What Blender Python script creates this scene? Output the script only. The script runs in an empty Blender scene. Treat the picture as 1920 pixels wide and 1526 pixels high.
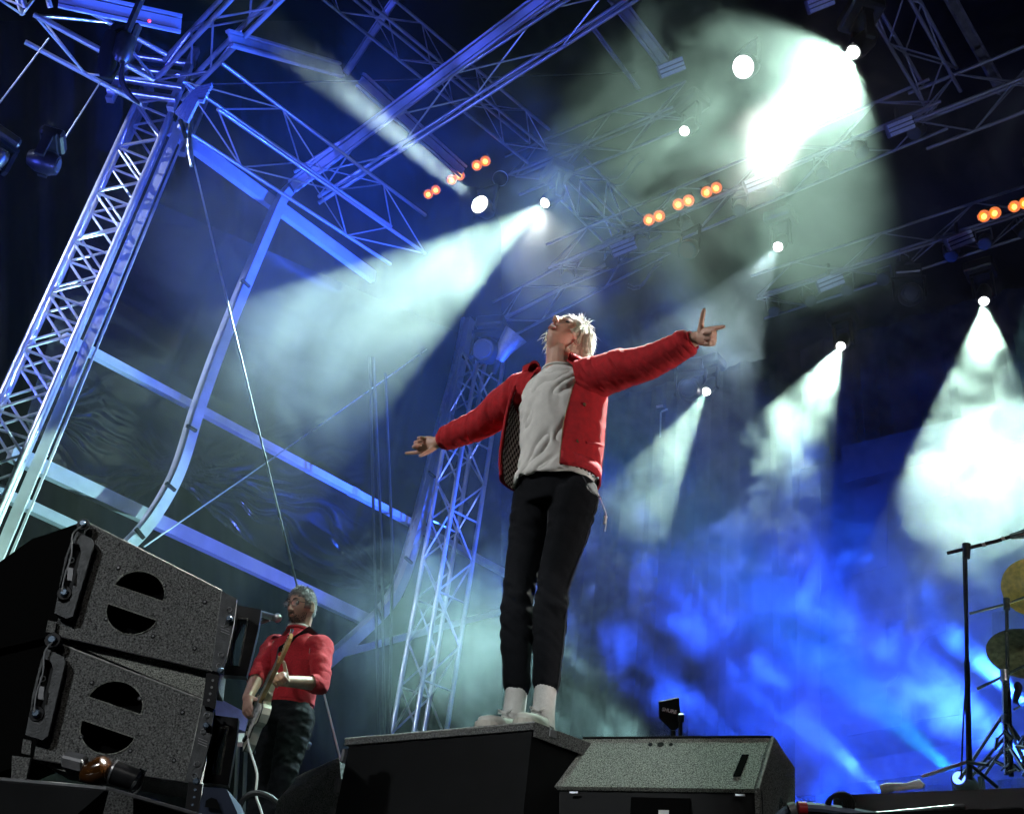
import bpy, bmesh, math, random
import numpy as np
from mathutils import Vector, Matrix, noise
from mathutils.geometry import tessellate_polygon
random.seed(7)
S = bpy.context.scene; C = S.collection
R = math.radians
V = Vector
# ------------------------------------------------------------------ camera
FPX = 2000.0; PIT = R(33); ROL = R(8.2); CAM = V((0, 0, 1.3))
FW = V((0, math.cos(PIT), math.sin(PIT))); _r = V((1, 0, 0)); _u = V((0, -math.sin(PIT), math.cos(PIT)))
RT = _r*math.cos(ROL)+_u*math.sin(ROL); UPV = -_r*math.sin(ROL)+_u*math.cos(ROL)
cam = bpy.data.objects.new('camera', bpy.data.cameras.new('camera')); C.objects.link(cam); S.camera = cam
cam.data.lens = 37.5; cam.data.sensor_width = 36; cam.data.clip_start = .05; cam.data.clip_end = 400
cam.matrix_world = Matrix(((RT.x, UPV.x, -FW.x, CAM.x), (RT.y, UPV.y, -FW.y, CAM.y), (RT.z, UPV.z, -FW.z, CAM.z), (0, 0, 0, 1)))
w = bpy.data.worlds.new('World'); S.world = w; w.use_nodes = True
w.node_tree.nodes['Background'].inputs[0].default_value = (.0004, .0006, .0018, 1)
S.view_settings.view_transform = 'Standard'; S.view_settings.look = 'None'
S.view_settings.exposure = 0; S.view_settings.gamma = 1
S.cycles.volume_bounces = 0; S.cycles.max_bounces = 5; S.cycles.diffuse_bounces = 2; S.cycles.glossy_bounces = 3
S.cycles.volume_max_steps = 200; S.cycles.volume_step_rate = .7; S.cycles.adaptive_threshold = .08; S.cycles.adaptive_min_samples = 16; S.cycles.time_limit = 840
S.cycles.use_denoising = True; S.cycles.sample_clamp_indirect = 4; S.cycles.caustics_reflective = False

def ray(px, py): return FW+RT*((px-960)/FPX)-UPV*((py-763)/FPX)
def pt(px, py, t): return CAM+ray(px, py)*t
def pz(px, py, z): d = ray(px, py); return CAM+d*((z-CAM.z)/d.z)
def pY(px, py, y): d = ray(px, py); return CAM+d*(y/d.y)
def ppl(px, py, p0, n): d = ray(px, py); return CAM+d*((p0-CAM).dot(n)/d.dot(n))
def proj(P):
    q = P-CAM; z = q.dot(FW); return (960+FPX*q.dot(RT)/z, 763-FPX*q.dot(UPV)/z)
CROSS = V((.774, -.633, 0)).normalized()      # across the stage
DEEP = V((.633, .774, 0)).normalized()        # towards the back of the stage
ZED = V((0, 0, 1))

# ------------------------------------------------------------------ materials
def mat(name, col, rough=.6, metal=0, var=0, vscale=20, bump=0, bscale=200, col2=None, detail=3, coat=0, sheen=0, spec=None, sss=0):
    m = bpy.data.materials.new(name); m.use_nodes = True; nt = m.node_tree; b = nt.nodes['Principled BSDF']
    b.inputs['Base Color'].default_value = (*col, 1); b.inputs['Roughness'].default_value = rough; b.inputs['Metallic'].default_value = metal
    if coat: b.inputs['Coat Weight'].default_value = coat
    if sheen: b.inputs['Sheen Weight'].default_value = sheen
    if spec is not None: b.inputs['Specular IOR Level'].default_value = spec
    if sss:
        b.inputs['Subsurface Weight'].default_value = sss; b.inputs['Subsurface Radius'].default_value = (.01, .004, .002); b.inputs['Subsurface Scale'].default_value = 1
    tc = nt.nodes.new('ShaderNodeTexCoord')
    if var or col2:
        n = nt.nodes.new('ShaderNodeTexNoise'); n.inputs['Scale'].default_value = vscale; n.inputs['Detail'].default_value = detail
        nt.links.new(tc.outputs['Object'], n.inputs['Vector'])
        r = nt.nodes.new('ShaderNodeValToRGB'); r.color_ramp.elements[0].position = .5-.2*(1 if var == 0 else 1); r.color_ramp.elements[1].position = .7
        c2 = col2 or tuple(min(1, c*(1+var)) for c in col); c1 = col if col2 else tuple(c*(1-var) for c in col)
        r.color_ramp.elements[0].color = (*c1, 1); r.color_ramp.elements[1].color = (*c2, 1)
        nt.links.new(n.outputs[0], r.inputs[0]); nt.links.new(r.outputs[0], b.inputs['Base Color'])
    if bump:
        n = nt.nodes.new('ShaderNodeTexNoise'); n.inputs['Scale'].default_value = bscale; n.inputs['Detail'].default_value = 2
        nt.links.new(tc.outputs['Object'], n.inputs['Vector'])
        bp = nt.nodes.new('ShaderNodeBump'); bp.inputs['Strength'].default_value = bump; bp.inputs['Distance'].default_value = .01
        nt.links.new(n.outputs[0], bp.inputs['Height']); nt.links.new(bp.outputs[0], b.inputs['Normal'])
    return m
def emis(name, col, st, dots=False):
    m = bpy.data.materials.new(name); m.use_nodes = True; nt = m.node_tree; b = nt.nodes['Principled BSDF']
    b.inputs['Base Color'].default_value = (.02, .02, .02, 1)
    b.inputs['Emission Color'].default_value = (*col, 1); b.inputs['Emission Strength'].default_value = st
    return m
M = dict(
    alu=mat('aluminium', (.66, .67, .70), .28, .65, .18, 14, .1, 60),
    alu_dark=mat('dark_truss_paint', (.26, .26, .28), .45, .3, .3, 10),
    post=mat('aluminium_profile', (.6, .62, .68), .45, .4, .12, 6, .05, 40),
    black=mat('black_paint', (.004, .004, .0045), .55, 0, .3, 9, spec=.25),
    blackm=mat('black_metal', (.02, .02, .022), .35, .4, .3, 20),
    void=mat('shade_black', (.003, .003, .003), .95, spec=.05),  # near-black colour puts shade into recesses, also used on grilles and slot
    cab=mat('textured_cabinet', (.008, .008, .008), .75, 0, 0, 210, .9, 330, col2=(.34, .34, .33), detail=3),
    cabl=mat('pale_textured_cabinet', (.012, .012, .011), .62, 0, 0, 260, .9, 300, col2=(.62, .63, .56), detail=2),  # paler copy of the cabinet finish
    edge=mat('worn_edge', (.35, .35, .33), .6, 0, .4, 80, .4, 200),
    bolt=mat('steel_bolt', (.45, .6, .8), .25, .9),
    steel=mat('steel', (.6, .62, .65), .28, .9, .1, 30),
    chrome=mat('chrome', (.8, .82, .85), .12, 1),
    grey=mat('grey_metal', (.22, .22, .23), .5, .4, .2, 30),
    red=mat('red_cotton', (.46, .006, .012), .85, 0, .18, 40, .35, 420, sheen=.02),
    knit=mat('red_knit', (.46, .010, .022), .9, 0, .25, 160, .5, 300, sheen=.02),
    redrib=mat('red_rib', (.44, .01, .018), .85, 0, .2, 90, .3, 300),
    shirt=mat('white_jersey', (.70, .69, .64), .9, 0, .06, 30, .25, 350),
    cotton=mat('white_cotton', (.68, .67, .64), .85, 0, .06, 60, .3, 200),
    denim=mat('black_denim', (.006, .0068, .009), .85, 0, .25, 200, .4, 500, spec=.15),
    seam=mat('denim_seam', (.045, .047, .055), .8),
    skin=mat('skin', (.56, .33, .235), .48, 0, .10, 25, .08, 300, sss=.12),
    skin2=mat('pale_skin', (.50, .31, .235), .5, 0, .10, 25, .08, 300, sss=.12),
    lips=mat('lips', (.36, .12, .10), .45), teeth=mat('teeth', (.85, .83, .78), .25),
    blond=mat('blond_hair', (.86, .80, .62), .45, 0, .25, 60), greyhair=mat('grey_hair', (.20, .19, .19), .55, 0, .4, 60),
    beard=mat('beard', (.10, .075, .06), .7), dark=mat('dark_eye', (.02, .015, .012), .3),
    shoe=mat('off_white_leather', (.70, .69, .63), .5, 0, .08, 30, .1, 120), sole=mat('rubber_sole', (.60, .57, .50), .7, 0, .15, 40),
    cream=mat('cream_lacquer', (.84, .84, .68), .25, 0, .05, 5, coat=.5), maple=mat('maple', (.50, .30, .12), .4, 0, .25, 30),
    pick=mat('pickguard', (.75, .77, .74), .3), brass=mat('bronze_cymbal', (.85, .62, .14), .34, .55, .2, 30, .15, 90),
    brassd=mat('dark_bronze', (.30, .25, .14), .4, .8, .4, 25, .2, 90),
    amber=mat('amber_plastic', (.05, .018, .004), .15, 0, .3, 20, coat=1), rubber=mat('rubber', (.015, .015, .016), .6),
    cableb=mat('blue_grey_cable', (.16, .2, .3), .5, 0, .2, 30), redtape=mat('red_tape', (.5, .02, .03), .5), white=mat('white_paint', (.8, .8, .8), .5),
    tarp=mat('black_vinyl', (.006, .0063, .008), .24, 0, .3, 3, spec=.6),
    drape=mat('black_drape', (.0035, .0038, .006), .95, 0, .4, 2, spec=.15), led=mat('led_panel_white', (.6, .62, .68), .35, 0, .1, 20),
    lensoff=mat('unlit_lens', (.25, .12, .09), .2, .3), case=mat('blue_lit_case', (.05, .06, .10), .4, 0, .2, 5, coat=.3),
    glass=mat('lens_glass', (.05, .055, .07), .12, .1),
)
M['lamp'] = emis('lit_lens', (1, 1, .97), 14); M['lampd'] = emis('lit_disc', (1, 1, 1), 4)
M['orange'] = emis('warm_bulb', (1, .22, .01), 2.0); M['orangec'] = emis('hot_filament', (1, .50, .12), 2.6)
M['orangerim'] = emis('reflector_glow', (.9, .2, .05), 1.0); M['bluedot'] = emis('blue_indicator', (.1, .2, 1), 5); M['reddot'] = emis('red_indicator', (1, .03, .08), 4)
def checker():
    m = bpy.data.materials.new('checked_lining'); m.use_nodes = True; nt = m.node_tree; b = nt.nodes['Principled BSDF']; b.inputs['Roughness'].default_value = .8
    tc = nt.nodes.new('ShaderNodeUVMap'); c = nt.nodes.new('ShaderNodeTexChecker'); c.inputs['Scale'].default_value = 1
    c.inputs['Color1'].default_value = (.85, .74, .68, 1); c.inputs['Color2'].default_value = (.035, .012, .015, 1)
    nt.links.new(tc.outputs[0], c.inputs[0]); nt.links.new(c.outputs[0], b.inputs['Base Color']); return m
M['check'] = checker()

# ------------------------------------------------------------------ mesh building
class MB:
    def __init__(s): s.v = []; s.f = []; s.uv = None
    def add(s, vs, fs):
        o = len(s.v); s.v += [V(p) for p in vs]; s.f += [tuple(i+o for i in f) for f in fs]; return s
    def box(s, c, size, X=V((1, 0, 0)), Y=V((0, 1, 0)), Z=V((0, 0, 1)), bev=0):
        hx, hy, hz = [k/2 for k in size]; c = V(c)
        if bev:
            b = bev; vs = []; fs = []
            for sx in (-1, 1):
                for sy in (-1, 1):
                    for sz in (-1, 1):
                        vs += [(sx*hx, sy*(hy-b), sz*(hz-b)), (sx*(hx-b), sy*hy, sz*(hz-b)), (sx*(hx-b), sy*(hy-b), sz*hz)]
            bm = bmesh.new()
            for q in vs: bm.verts.new(q)
            r = bmesh.ops.convex_hull(bm, input=bm.verts[:])
            bmesh.ops.dissolve_limit(bm, angle_limit=.02, verts=bm.verts[:], edges=bm.edges[:])
            bm.verts.index_update()
            s.add([c+X*q.co.x+Y*q.co.y+Z*q.co.z for q in bm.verts], [[q.index for q in f.verts] for f in bm.faces]); bm.free(); return s
        vs = [c+X*(sx*hx)+Y*(sy*hy)+Z*(sz*hz) for sx in (-1, 1) for sy in (-1, 1) for sz in (-1, 1)]
        return s.add(vs, [(0, 1, 3, 2), (4, 6, 7, 5), (0, 4, 5, 1), (2, 3, 7, 6), (0, 2, 6, 4), (1, 5, 7, 3)])
    def rings(s, rings, close=True, caps=True):
        n = len(rings[0]); vs = [p for r in rings for p in r]; fs = []
        for i in range(len(rings)-1):
            for j in range(n if close else n-1):
                a = i*n+j; b = i*n+(j+1) % n; fs.append((a, b, b+n, a+n))
        if caps and close: fs.append(tuple(range(n))[::-1]); fs.append(tuple(range((len(rings)-1)*n, len(rings)*n)))
        return s.add(vs, fs)
    def tube(s, pts, r, n=8, caps=True, el=None, up=None):
        pts = [V(p) for p in pts]; m = len(pts); rr = r if isinstance(r, (list, tuple)) else [r]*m
        T = [(pts[min(i+1, m-1)]-pts[max(i-1, 0)]).normalized() for i in range(m)]
        a = up or (V((0, 0, 1)) if abs(T[0].z) < .9 else V((1, 0, 0)))
        U = (a-T[0]*a.dot(T[0])).normalized(); rs = []
        for i in range(m):
            U = (U-T[i]*U.dot(T[i])).normalized(); W = T[i].cross(U); e = el if el else 1
            rs.append([pts[i]+U*(rr[i]*math.cos(q*2*math.pi/n))+W*(rr[i]*e*math.sin(q*2*math.pi/n)) for q in range(n)])
        return s.rings(rs, True, caps)
    def limb(s, pts, r, n=12, el=None, up=None):     # tube with rounded ends
        pts = [V(p) for p in pts]; r = list(r) if isinstance(r, (list, tuple)) else [r]*len(pts)
        a = (pts[0]-pts[1]).normalized(); b = (pts[-1]-pts[-2]).normalized()
        P = [pts[0]+a*r[0]*k for k in (.95, .7)]+pts+[pts[-1]+b*r[-1]*k for k in (.7, .95)]
        Q = [r[0]*.3, r[0]*.72]+r+[r[-1]*.72, r[-1]*.3]
        return s.tube(P, Q, n, True, el, up)
    def ball(s, c, rad, X=V((1, 0, 0)), Y=V((0, 1, 0)), Z=V((0, 0, 1)), n=14, m=9):
        rx, ry, rz = rad if isinstance(rad, (tuple, list)) else (rad,)*3; c = V(c); rs = []
        for i in range(1, m):
            th = math.pi*i/m
            rs.append([c+X*(rx*math.sin(th)*math.cos(j*2*math.pi/n))+Y*(ry*math.sin(th)*math.sin(j*2*math.pi/n))+Z*(-rz*math.cos(th)) for j in range(n)])
        return s.rings(rs)
    def disc(s, c, nrm, r, n=20, th=.01, up=None):
        nrm = nrm.normalized(); return s.tube([V(c)-nrm*th/2, V(c)+nrm*th/2], r, n)
    def prism(s, pts, ext, holes=()):
        loops = [list(pts)]+[list(h) for h in holes]; tri = tessellate_polygon([[V(p) for p in l] for l in loops])
        flat = [V(p) for l in loops for p in l]; n = len(flat)
        vs = flat+[p+ext for p in flat]; fs = [tuple(t) for t in tri]+[tuple(i+n for i in t)[::-1] for t in tri]; o = 0
        for l in loops:
            k = len(l); fs += [(o+i, o+(i+1) % k, o+(i+1) % k+n, o+i+n) for i in range(k)]; o += k
        return s.add(vs, fs)
def mesh_from(name, mb, m, smooth):
    me = bpy.data.meshes.new(name); me.from_pydata([tuple(p) for p in mb.v], [], mb.f)
    bm = bmesh.new(); bm.from_mesh(me); bmesh.ops.recalc_face_normals(bm, faces=bm.faces[:]); bm.to_mesh(me); bm.free()
    if smooth:
        me.polygons.foreach_set('use_smooth', [True]*len(me.polygons))
    for k in (m if isinstance(m, (list, tuple)) else [m]): me.materials.append(k)
    return me
WM = {}
def tag(o, label=None, cat=None, group=None, kind=None):
    if label: o['label'] = label
    if cat: o['category'] = cat
    if group: o['group'] = group
    if kind: o['kind'] = kind
    return o
def thing(name, loc, label, cat, group=None, Mx=None):
    o = bpy.data.objects.new(name, None); C.objects.link(o); o.empty_display_size = .1
    o.matrix_world = Mx if Mx is not None else Matrix.Translation(loc); WM[o.name] = o.matrix_world.copy()
    return tag(o, label, cat, group)
def obj(name, mb, m, parent=None, smooth=False, sharp=40):
    # vertices are given in world coordinates
    if parent is None: L = sum((V(p) for p in mb.v), V())/max(1, len(mb.v)); base = Matrix.Translation(L)
    else: base = WM[parent.name]
    inv = base.inverted(); mb.v = [inv@p for p in mb.v]
    me = mesh_from(name, mb, m if not isinstance(m, str) else M[m], smooth)
    if smooth and sharp: me.set_sharp_from_angle(angle=R(sharp))
    o = bpy.data.objects.new(name, me); C.objects.link(o)
    if parent is None: o.matrix_world = base
    else: o.parent = parent
    WM[o.name] = base
    return o
_cyl = {}
def bar(name, a, b, r, m, parent, n=6):
    key = (m, n)
    if key not in _cyl: _cyl[key] = mesh_from('bar', MB().tube([(0, 0, 0), (0, 0, 1)], 1, n), M[m], True); _cyl[key].set_sharp_from_angle(angle=R(70))
    a = V(a); b = V(b); d = b-a
    Mw = Matrix.Translation(a)@d.to_track_quat('Z', 'Y').to_matrix().to_4x4()@Matrix.Diagonal((r, r, d.length, 1))
    o = bpy.data.objects.new(name, _cyl[key]); C.objects.link(o); o.parent = parent; o.matrix_local = WM[parent.name].inverted()@Mw
    return o
def evalmesh(mb, mods, m, name, parent, smooth=True):
    base = WM[parent.name] if parent else Matrix(); inv = base.inverted(); mb.v = [inv@p for p in mb.v]
    me = mesh_from(name, mb, m, True); t = bpy.data.objects.new('tmp', me); C.objects.link(t)
    for ty, kw in mods:
        md = t.modifiers.new(ty, ty)
        for k, v in kw.items(): setattr(md, k, v)
    dg = bpy.context.evaluated_depsgraph_get(); me2 = bpy.data.meshes.new_from_object(t.evaluated_get(dg)); bpy.data.objects.remove(t)
    me2.name = name
    if not len(me2.materials):
        for k in (m if isinstance(m, (list, tuple)) else [m]): me2.materials.append(k)
    me2.polygons.foreach_set('use_smooth', [True]*len(me2.polygons))
    return me2, base
def link(name, me, parent, base):
    o = bpy.data.objects.new(name, me); C.objects.link(o)
    if parent: o.parent = parent
    WM[o.name] = base; return o
def fuse(name, mb, m, parent, vox=.005, smooth=3, wr=None):
    me, base = evalmesh(mb, [('REMESH', dict(mode='VOXEL', voxel_size=vox)), ('SMOOTH', dict(factor=.5, iterations=smooth))], M[m], name, parent)
    if wr: wrinkle(me, *wr)
    return link(name, me, parent, base)
def wrinkle(me, amp, fn):
    n = len(me.vertices); nr = [v.normal.copy() for v in me.vertices]
    for v, q in zip(me.vertices, nr): v.co += q*(amp*fn(v.co))
    me.update()
# ------------------------------------------------------------------ haze and smoke
def volume(name, lo, hi, dens, an=.25, noise_=None, col=(1, 1, 1)):
    m = bpy.data.materials.new(name); m.use_nodes = True; nt = m.node_tree; nt.nodes.clear()
    out = nt.nodes.new('ShaderNodeOutputMaterial'); v = nt.nodes.new('ShaderNodeVolumePrincipled'); nt.links.new(v.outputs[0], out.inputs['Volume'])
    v.inputs['Density'].default_value = dens; v.inputs['Anisotropy'].default_value = an; v.inputs['Color'].default_value = (*col, 1)
    c = (V(lo)+V(hi))/2; sz = V(hi)-V(lo)
    if noise_:
        sc, dist, t0, t1, ell = noise_[:5]; zg, sd_x = (noise_[5:]+(0, 0))[:2]
        tc = nt.nodes.new('ShaderNodeTexCoord'); n = nt.nodes.new('ShaderNodeTexNoise'); n.inputs['Scale'].default_value = sc; n.inputs['Detail'].default_value = 5; n.inputs['Distortion'].default_value = dist; n.inputs['Roughness'].default_value = .62
        of = nt.nodes.new('ShaderNodeVectorMath'); of.operation = 'ADD'; of.inputs[1].default_value = (sd_x, sd_x*.7, sd_x*.3); nt.links.new(tc.outputs['Object'], of.inputs[0]); nt.links.new(of.outputs[0], n.inputs['Vector'])
        # soft ellipsoidal fall-off towards the edge of the cloud
        mp = nt.nodes.new('ShaderNodeVectorMath'); mp.operation = 'DIVIDE'; mp.inputs[1].default_value = sz/2; nt.links.new(tc.outputs['Object'], mp.inputs[0])
        ln = nt.nodes.new('ShaderNodeVectorMath'); ln.operation = 'LENGTH'; nt.links.new(mp.outputs[0], ln.inputs[0])
        fo = nt.nodes.new('ShaderNodeMapRange'); fo.inputs['From Min'].default_value = .35; fo.inputs['From Max'].default_value = .98; fo.inputs['To Min'].default_value = ell; fo.inputs['To Max'].default_value = -.35
        nt.links.new(ln.outputs['Value'], fo.inputs[0])
        ad = nt.nodes.new('ShaderNodeMath'); ad.operation = 'ADD'; nt.links.new(n.outputs[0], ad.inputs[0]); nt.links.new(fo.outputs[0], ad.inputs[1])
        if zg:
            sx_ = nt.nodes.new('ShaderNodeSeparateXYZ'); nt.links.new(tc.outputs['Object'], sx_.inputs[0]); ma = nt.nodes.new('ShaderNodeMath'); ma.operation = 'MULTIPLY_ADD'; ma.inputs[1].default_value = zg
            nt.links.new(sx_.outputs['Z'], ma.inputs[0]); nt.links.new(ad.outputs[0], ma.inputs[2]); ad = ma
        mr = nt.nodes.new('ShaderNodeMapRange'); mr.inputs['From Min'].default_value = t0; mr.inputs['From Max'].default_value = t1; mr.inputs['To Max'].default_value = dens; mr.inputs['To Min'].default_value = dens*.006
        nt.links.new(ad.outputs[0], mr.inputs[0]); nt.links.new(mr.outputs[0], v.inputs['Density'])
    mb = MB().box(c, sz); o = obj(name, mb, m); tag(o, kind='stuff'); return o
#SMOKE
volume('haze', (-13, 4.6, -.5), (17, 21, 19), .0009, .2)
volume('smoke', (-3.5, 6.2, 1.0), (13.5, 17, 15.0), .42, .2, (1.2, 1.1, .475, .73, .05, -.020))
PUFF = V((4.43, 8.28, 6.75)); volume('smoke', tuple(PUFF-V((1.9, 1.5, 1.9))), tuple(PUFF+V((1.9, 1.5, 1.7))), .42, .2, (1.7, 1.2, .50, .74, .10))
PUFF = pt(800, 1190, 9.6); volume('smoke', tuple(PUFF-V((1.7, 1.3, 1.3))), tuple(PUFF+V((1.9, 1.3, 1.5))), .30, .2, (1.3, 1.0, .42, .78, .10, 0, 5.1))
volume('smoke', tuple(pt(1500, 290, 8.3)-V((4, 3.2, 3.6))), tuple(pt(1500, 290, 8.3)+V((3.2, 3.2, 3.4))), .24, .2, (1.0, 1.0, .46, .80, .06, 0, 1.3))
volume('smoke', (-5.6, 5.0, 4.6), (1.9, 10.4, 11.6), .085, .2, (.85, .8, .40, .8, .1))

# ------------------------------------------------------------------ stage lamps
def beamdir(A, e1, e2, alpha, toward=True):
    a = (A-CAM).normalized(); n1 = a.cross(ray(*e1)).normalized(); n2 = a.cross(ray(*e2)).normalized(); mid = ray(*e1).normalized()+ray(*e2).normalized()
    if n1.dot(mid) < 0: n1 = -n1
    if n2.dot(mid) < 0: n2 = -n2
    d = (n1+n2)*(math.sin(alpha)/(1+n1.dot(n2))); h = 1-d.length_squared
    if h < 0: print('WIDE', A, h); h = 0
    cr = n1.cross(n2).normalized()
    if cr.dot(a) > 0: cr = -cr
    return (d+cr*math.sqrt(h)*(1 if toward else -1)).normalized()
def spot(A, d, alpha, W, col, parent=None, blend=.12, rad=.035):
    L = bpy.data.lights.new('spot', 'SPOT'); L.energy = W; L.color = col; L.spot_size = 2*alpha; L.spot_blend = blend; L.shadow_soft_size = rad
    o = bpy.data.objects.new('lamp_light', L); C.objects.link(o)
    Mw = Matrix.Translation(A)@d.to_track_quat('-Z', 'Y').to_matrix().to_4x4()
    if parent: o.parent = parent; o.matrix_local = WM[parent.name].inverted()@Mw
    else: o.matrix_world = Mw
    return o
MOVG = 'moving head spotlights hung in the roof'
def moving_head(A, d, label, lensr=.07, lens='lamp', group=MOVG, hang=True, s=1.0):
    t = thing('moving_head_light', A, label, 'stage light', group)
    obj('head', MB().tube([A-d*(.02*s), A-d*(.10*s), A-d*(.26*s), A-d*(.36*s)], [lensr*1.25, lensr*1.6, lensr*1.5, lensr*.9], 16), 'blackm', t, True)
    obj('lens', MB().tube([A-d*.025, A-d*.005], [lensr, lensr*.9], 16), lens, t, True)
    side = d.cross(ZED).normalized(); z = 1 if hang else -1; c = A-d*.2*s
    y = MB()
    for q in (-1, 1): y.box(c+side*q*lensr*2.0+ZED*z*.1*s, (.03, .07, .34*s), side, side.cross(ZED), ZED)
    y.box(c+ZED*z*.27*s, (lensr*4.4, .1, .04), side, side.cross(ZED), ZED); obj('yoke', y, 'blackm', t)
    obj('base', MB().box(c+ZED*z*.36*s, (.34*s, .28*s, .14*s), side, side.cross(ZED), ZED, bev=.02), 'blackm', t)
    return t
WH = (.62, 1, .82); BL = (.02, .085, 1)
def beam(apx, e1, e2, z, alpha, W, col, label, toward=True, lensr=.055, lens='lamp', blend=.12, hang=True, depth=None, ahead=.0):
    A = pz(*apx, z) if depth is None else pt(*apx, depth); d = beamdir(A, e1, e2, alpha, toward)
    t = moving_head(A, d, label, lensr, lens, hang=hang, group=MOVG if hang else 'blue spotlights standing low behind the band')
    print('beam', apx, [round(q, 2) for q in A], [round(q, 2) for q in d])
    spot(A+d*.03, d, alpha, W, col, t, blend); return t
beam((1020, 382), (560, 520), (640, 905), 9.6, R(12.5), 13500, WH, 'blazing white spotlight above the singer whose wide beam fans down to the left')
beam((1598, 100), (1400, -20), (1712, 340), 8.6, R(33), 1400, WH, 'brightest white spotlight near the top with the widest glowing cone')
beam((1458, 464), (1240, 590), (1428, 740), 9.8, R(9.5), 6500, (.66, .95, 1), 'white spotlight whose beam falls behind the outstretched hand')
beam((1576, 650), (1410, 780), (1568, 900), 9.6, R(10), 6500, WH, 'white spotlight shining through a puff of smoke right of the singer')
beam((1324, 735), (1180, 860), (1283, 900), 9.4, R(9), 3200, WH, 'small white spotlight below the outstretched hand, beam falling left')
beam((1845, 566), (1725, 800), (1925, 720), 9.6, R(12), 10000, WH, 'white spotlight at the right pouring straight down into thick smoke')
beam((1282, 247), (1190, 270), (1240, 320), 10.4, R(11), 1800, WH, 'small white spotlight with a short faint beam, above the orange lamps')
beam((1965, 380), (1900, 640), (1990, 640), 9.8, R(7.5), 3500, (.4, .95, 1), 'spotlight just off the right edge sending a teal beam down')

def disc_lamp(px, z, ang, label, Wt=0, e=None, r=.10, lens='lampd'):
    A = pz(*px, z); a = (CAM-A).normalized(); d = ang.normalized() if e is None else beamdir(A, *e)
    t = thing('led_wash_light', A, label, 'stage light', 'round wash lights hung in the roof')
    obj('housing', MB().tube([A+d*.0, A-d*.05, A-d*.18, A-d*.24], [r*1.08, r*1.12, r*.9, r*.4], 24), 'blackm', t, True)
    if lens != 'lensoff': obj('lens', MB().tube([A+d*.002, A+d*.012], r, 24), lens, t)
    else:
        for i in range(-4, 5):
            for j in range(-4, 5):
                if i*i+j*j < 19:
                    u = d.cross(ZED).normalized(); v = u.cross(d); o = obj('led_cell', MB().disc(A+u*i*r*.2+v*j*r*.2+d*.01, d, r*.07, 8, .01), 'lensoff', t)
    u = d.cross(ZED).normalized()
    for q in (-1, 1): obj('yoke_arm', MB().box(A+u*q*r*1.25-d*.1+ZED*.1, (.02, .04, .36), u, u.cross(ZED), ZED), 'blackm', t)
    obj('yoke_bridge', MB().box(A-d*.1+ZED*.295, (r*2.7, .06, .03), u, u.cross(ZED), ZED), 'blackm', t); return t, A, d
t, A, d = disc_lamp((900, 384), 9.4, None, 'round white wash light left of the main beam, shining up to the left', e=((600, 95), (600, 165), R(2.7)))
spot(A+d*.03, d, R(3.0), 30000, (.66, .95, .98), t, .25, .07)
disc_lamp((1394, 126), 10.4, V((-.55, -.35, -.75)), 'round white wash light inside the brightest cone', r=.115)
disc_lamp((1288, 470), 10.2, V((-.45, -.4, -.8)), 'unlit round wash light with a dull red honeycomb face', r=.11, lens='lensoff')

# blue floor lamps at the back, shining up to the left
beam((1796, 1456), (1420, 1240), (1540, 1090), 0, R(8), 26000, (.02, .42, 1), 'cyan blue floor spotlight in front of the drum riser beam', hang=False, depth=9.4, lensr=.06, lens='bluedot', blend=1)
beam((1670, 1500), (1150, 1170), (1290, 1010), 0, R(11), 31000, (.02, .085, 1), 'deep blue floor spotlight behind the right wedge monitor', hang=False, depth=9.6, lensr=.06, lens='bluedot', blend=1)
beam((1935, 1330), (1560, 1090), (1660, 960), 0, R(9), 32000, (.02, .11, 1), 'blue floor spotlight behind the cymbals at the right edge', hang=False, depth=10.5, lensr=.06, lens='bluedot', blend=1)
beam((1480, 1500), (980, 1200), (1110, 1050), 0, R(14), 17000, (.02, .085, 1), 'added blue floor spotlight hidden low behind the right wedge', hang=False, depth=10.2, lensr=.06, lens='bluedot', blend=1)  # added flood, fills the low smoke with blue
beam((1960, 1440), (1480, 1330), (1640, 1040), 0, R(16), 25000, (.02, .085, 1), 'added wide blue floor light low at the right edge behind the drums', hang=False, depth=11, lensr=.06, lens='bluedot', blend=1)  # second added flood, brings more blue to the right side
#LAMPS_OFF
def area(loc, target, W, col, size, name='flood_light'):
    L = bpy.data.lights.new(name, 'AREA'); L.energy = W; L.color = col; L.size = size; o = bpy.data.objects.new(name, L); C.objects.link(o)
    o.location = loc; o.rotation_euler = (V(target)-V(loc)).to_track_quat('-Z', 'Y').to_euler(); return o
SING = pY(1040, 800, 3.85); BP = DEEP*13.2; BN = DEEP
def bp(px, py, off=0): return ppl(px, py, BP-BN*off, BN)
def aim(A, target, ang, W, col, blend=.3, rad=.1):
    A = V(A); return spot(A, (V(target)-A).normalized(), R(ang), W, col, None, blend, rad)  # front, side and wash lamps aimed here are unseen additions
aim(V((2.15, 5.38, 8.40)), SING+V((0, 0, .35)), 6, 13000, (1, .97, .92))          # back light, right
aim(V((-.07, 8.58, 9.43)), SING+V((0, 0, .3)), 5, 5000, (.9, 1, .97))         # back light, left
aim((5.2, 2.6, 2.4), SING+V((0, 0, .0)), 14, 640, (1, .93, .88))           # low cross light from the right
aim((-2.5, -7, 7.5), (-.2, 4.0, 3.0), 12, 320, (1, .96, .9))  # unseen front lamp added for the singer
aim((1.8, -5, 5), pz(1260, 1440, 2.3), 6, 330, (.97, 1, .95))  # unseen lamp added to brighten the right wedge
aim((-4.6, 2.0, 5.6), SING+V((0, 0, .15)), 11, 600, (.95, .97, 1))
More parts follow.
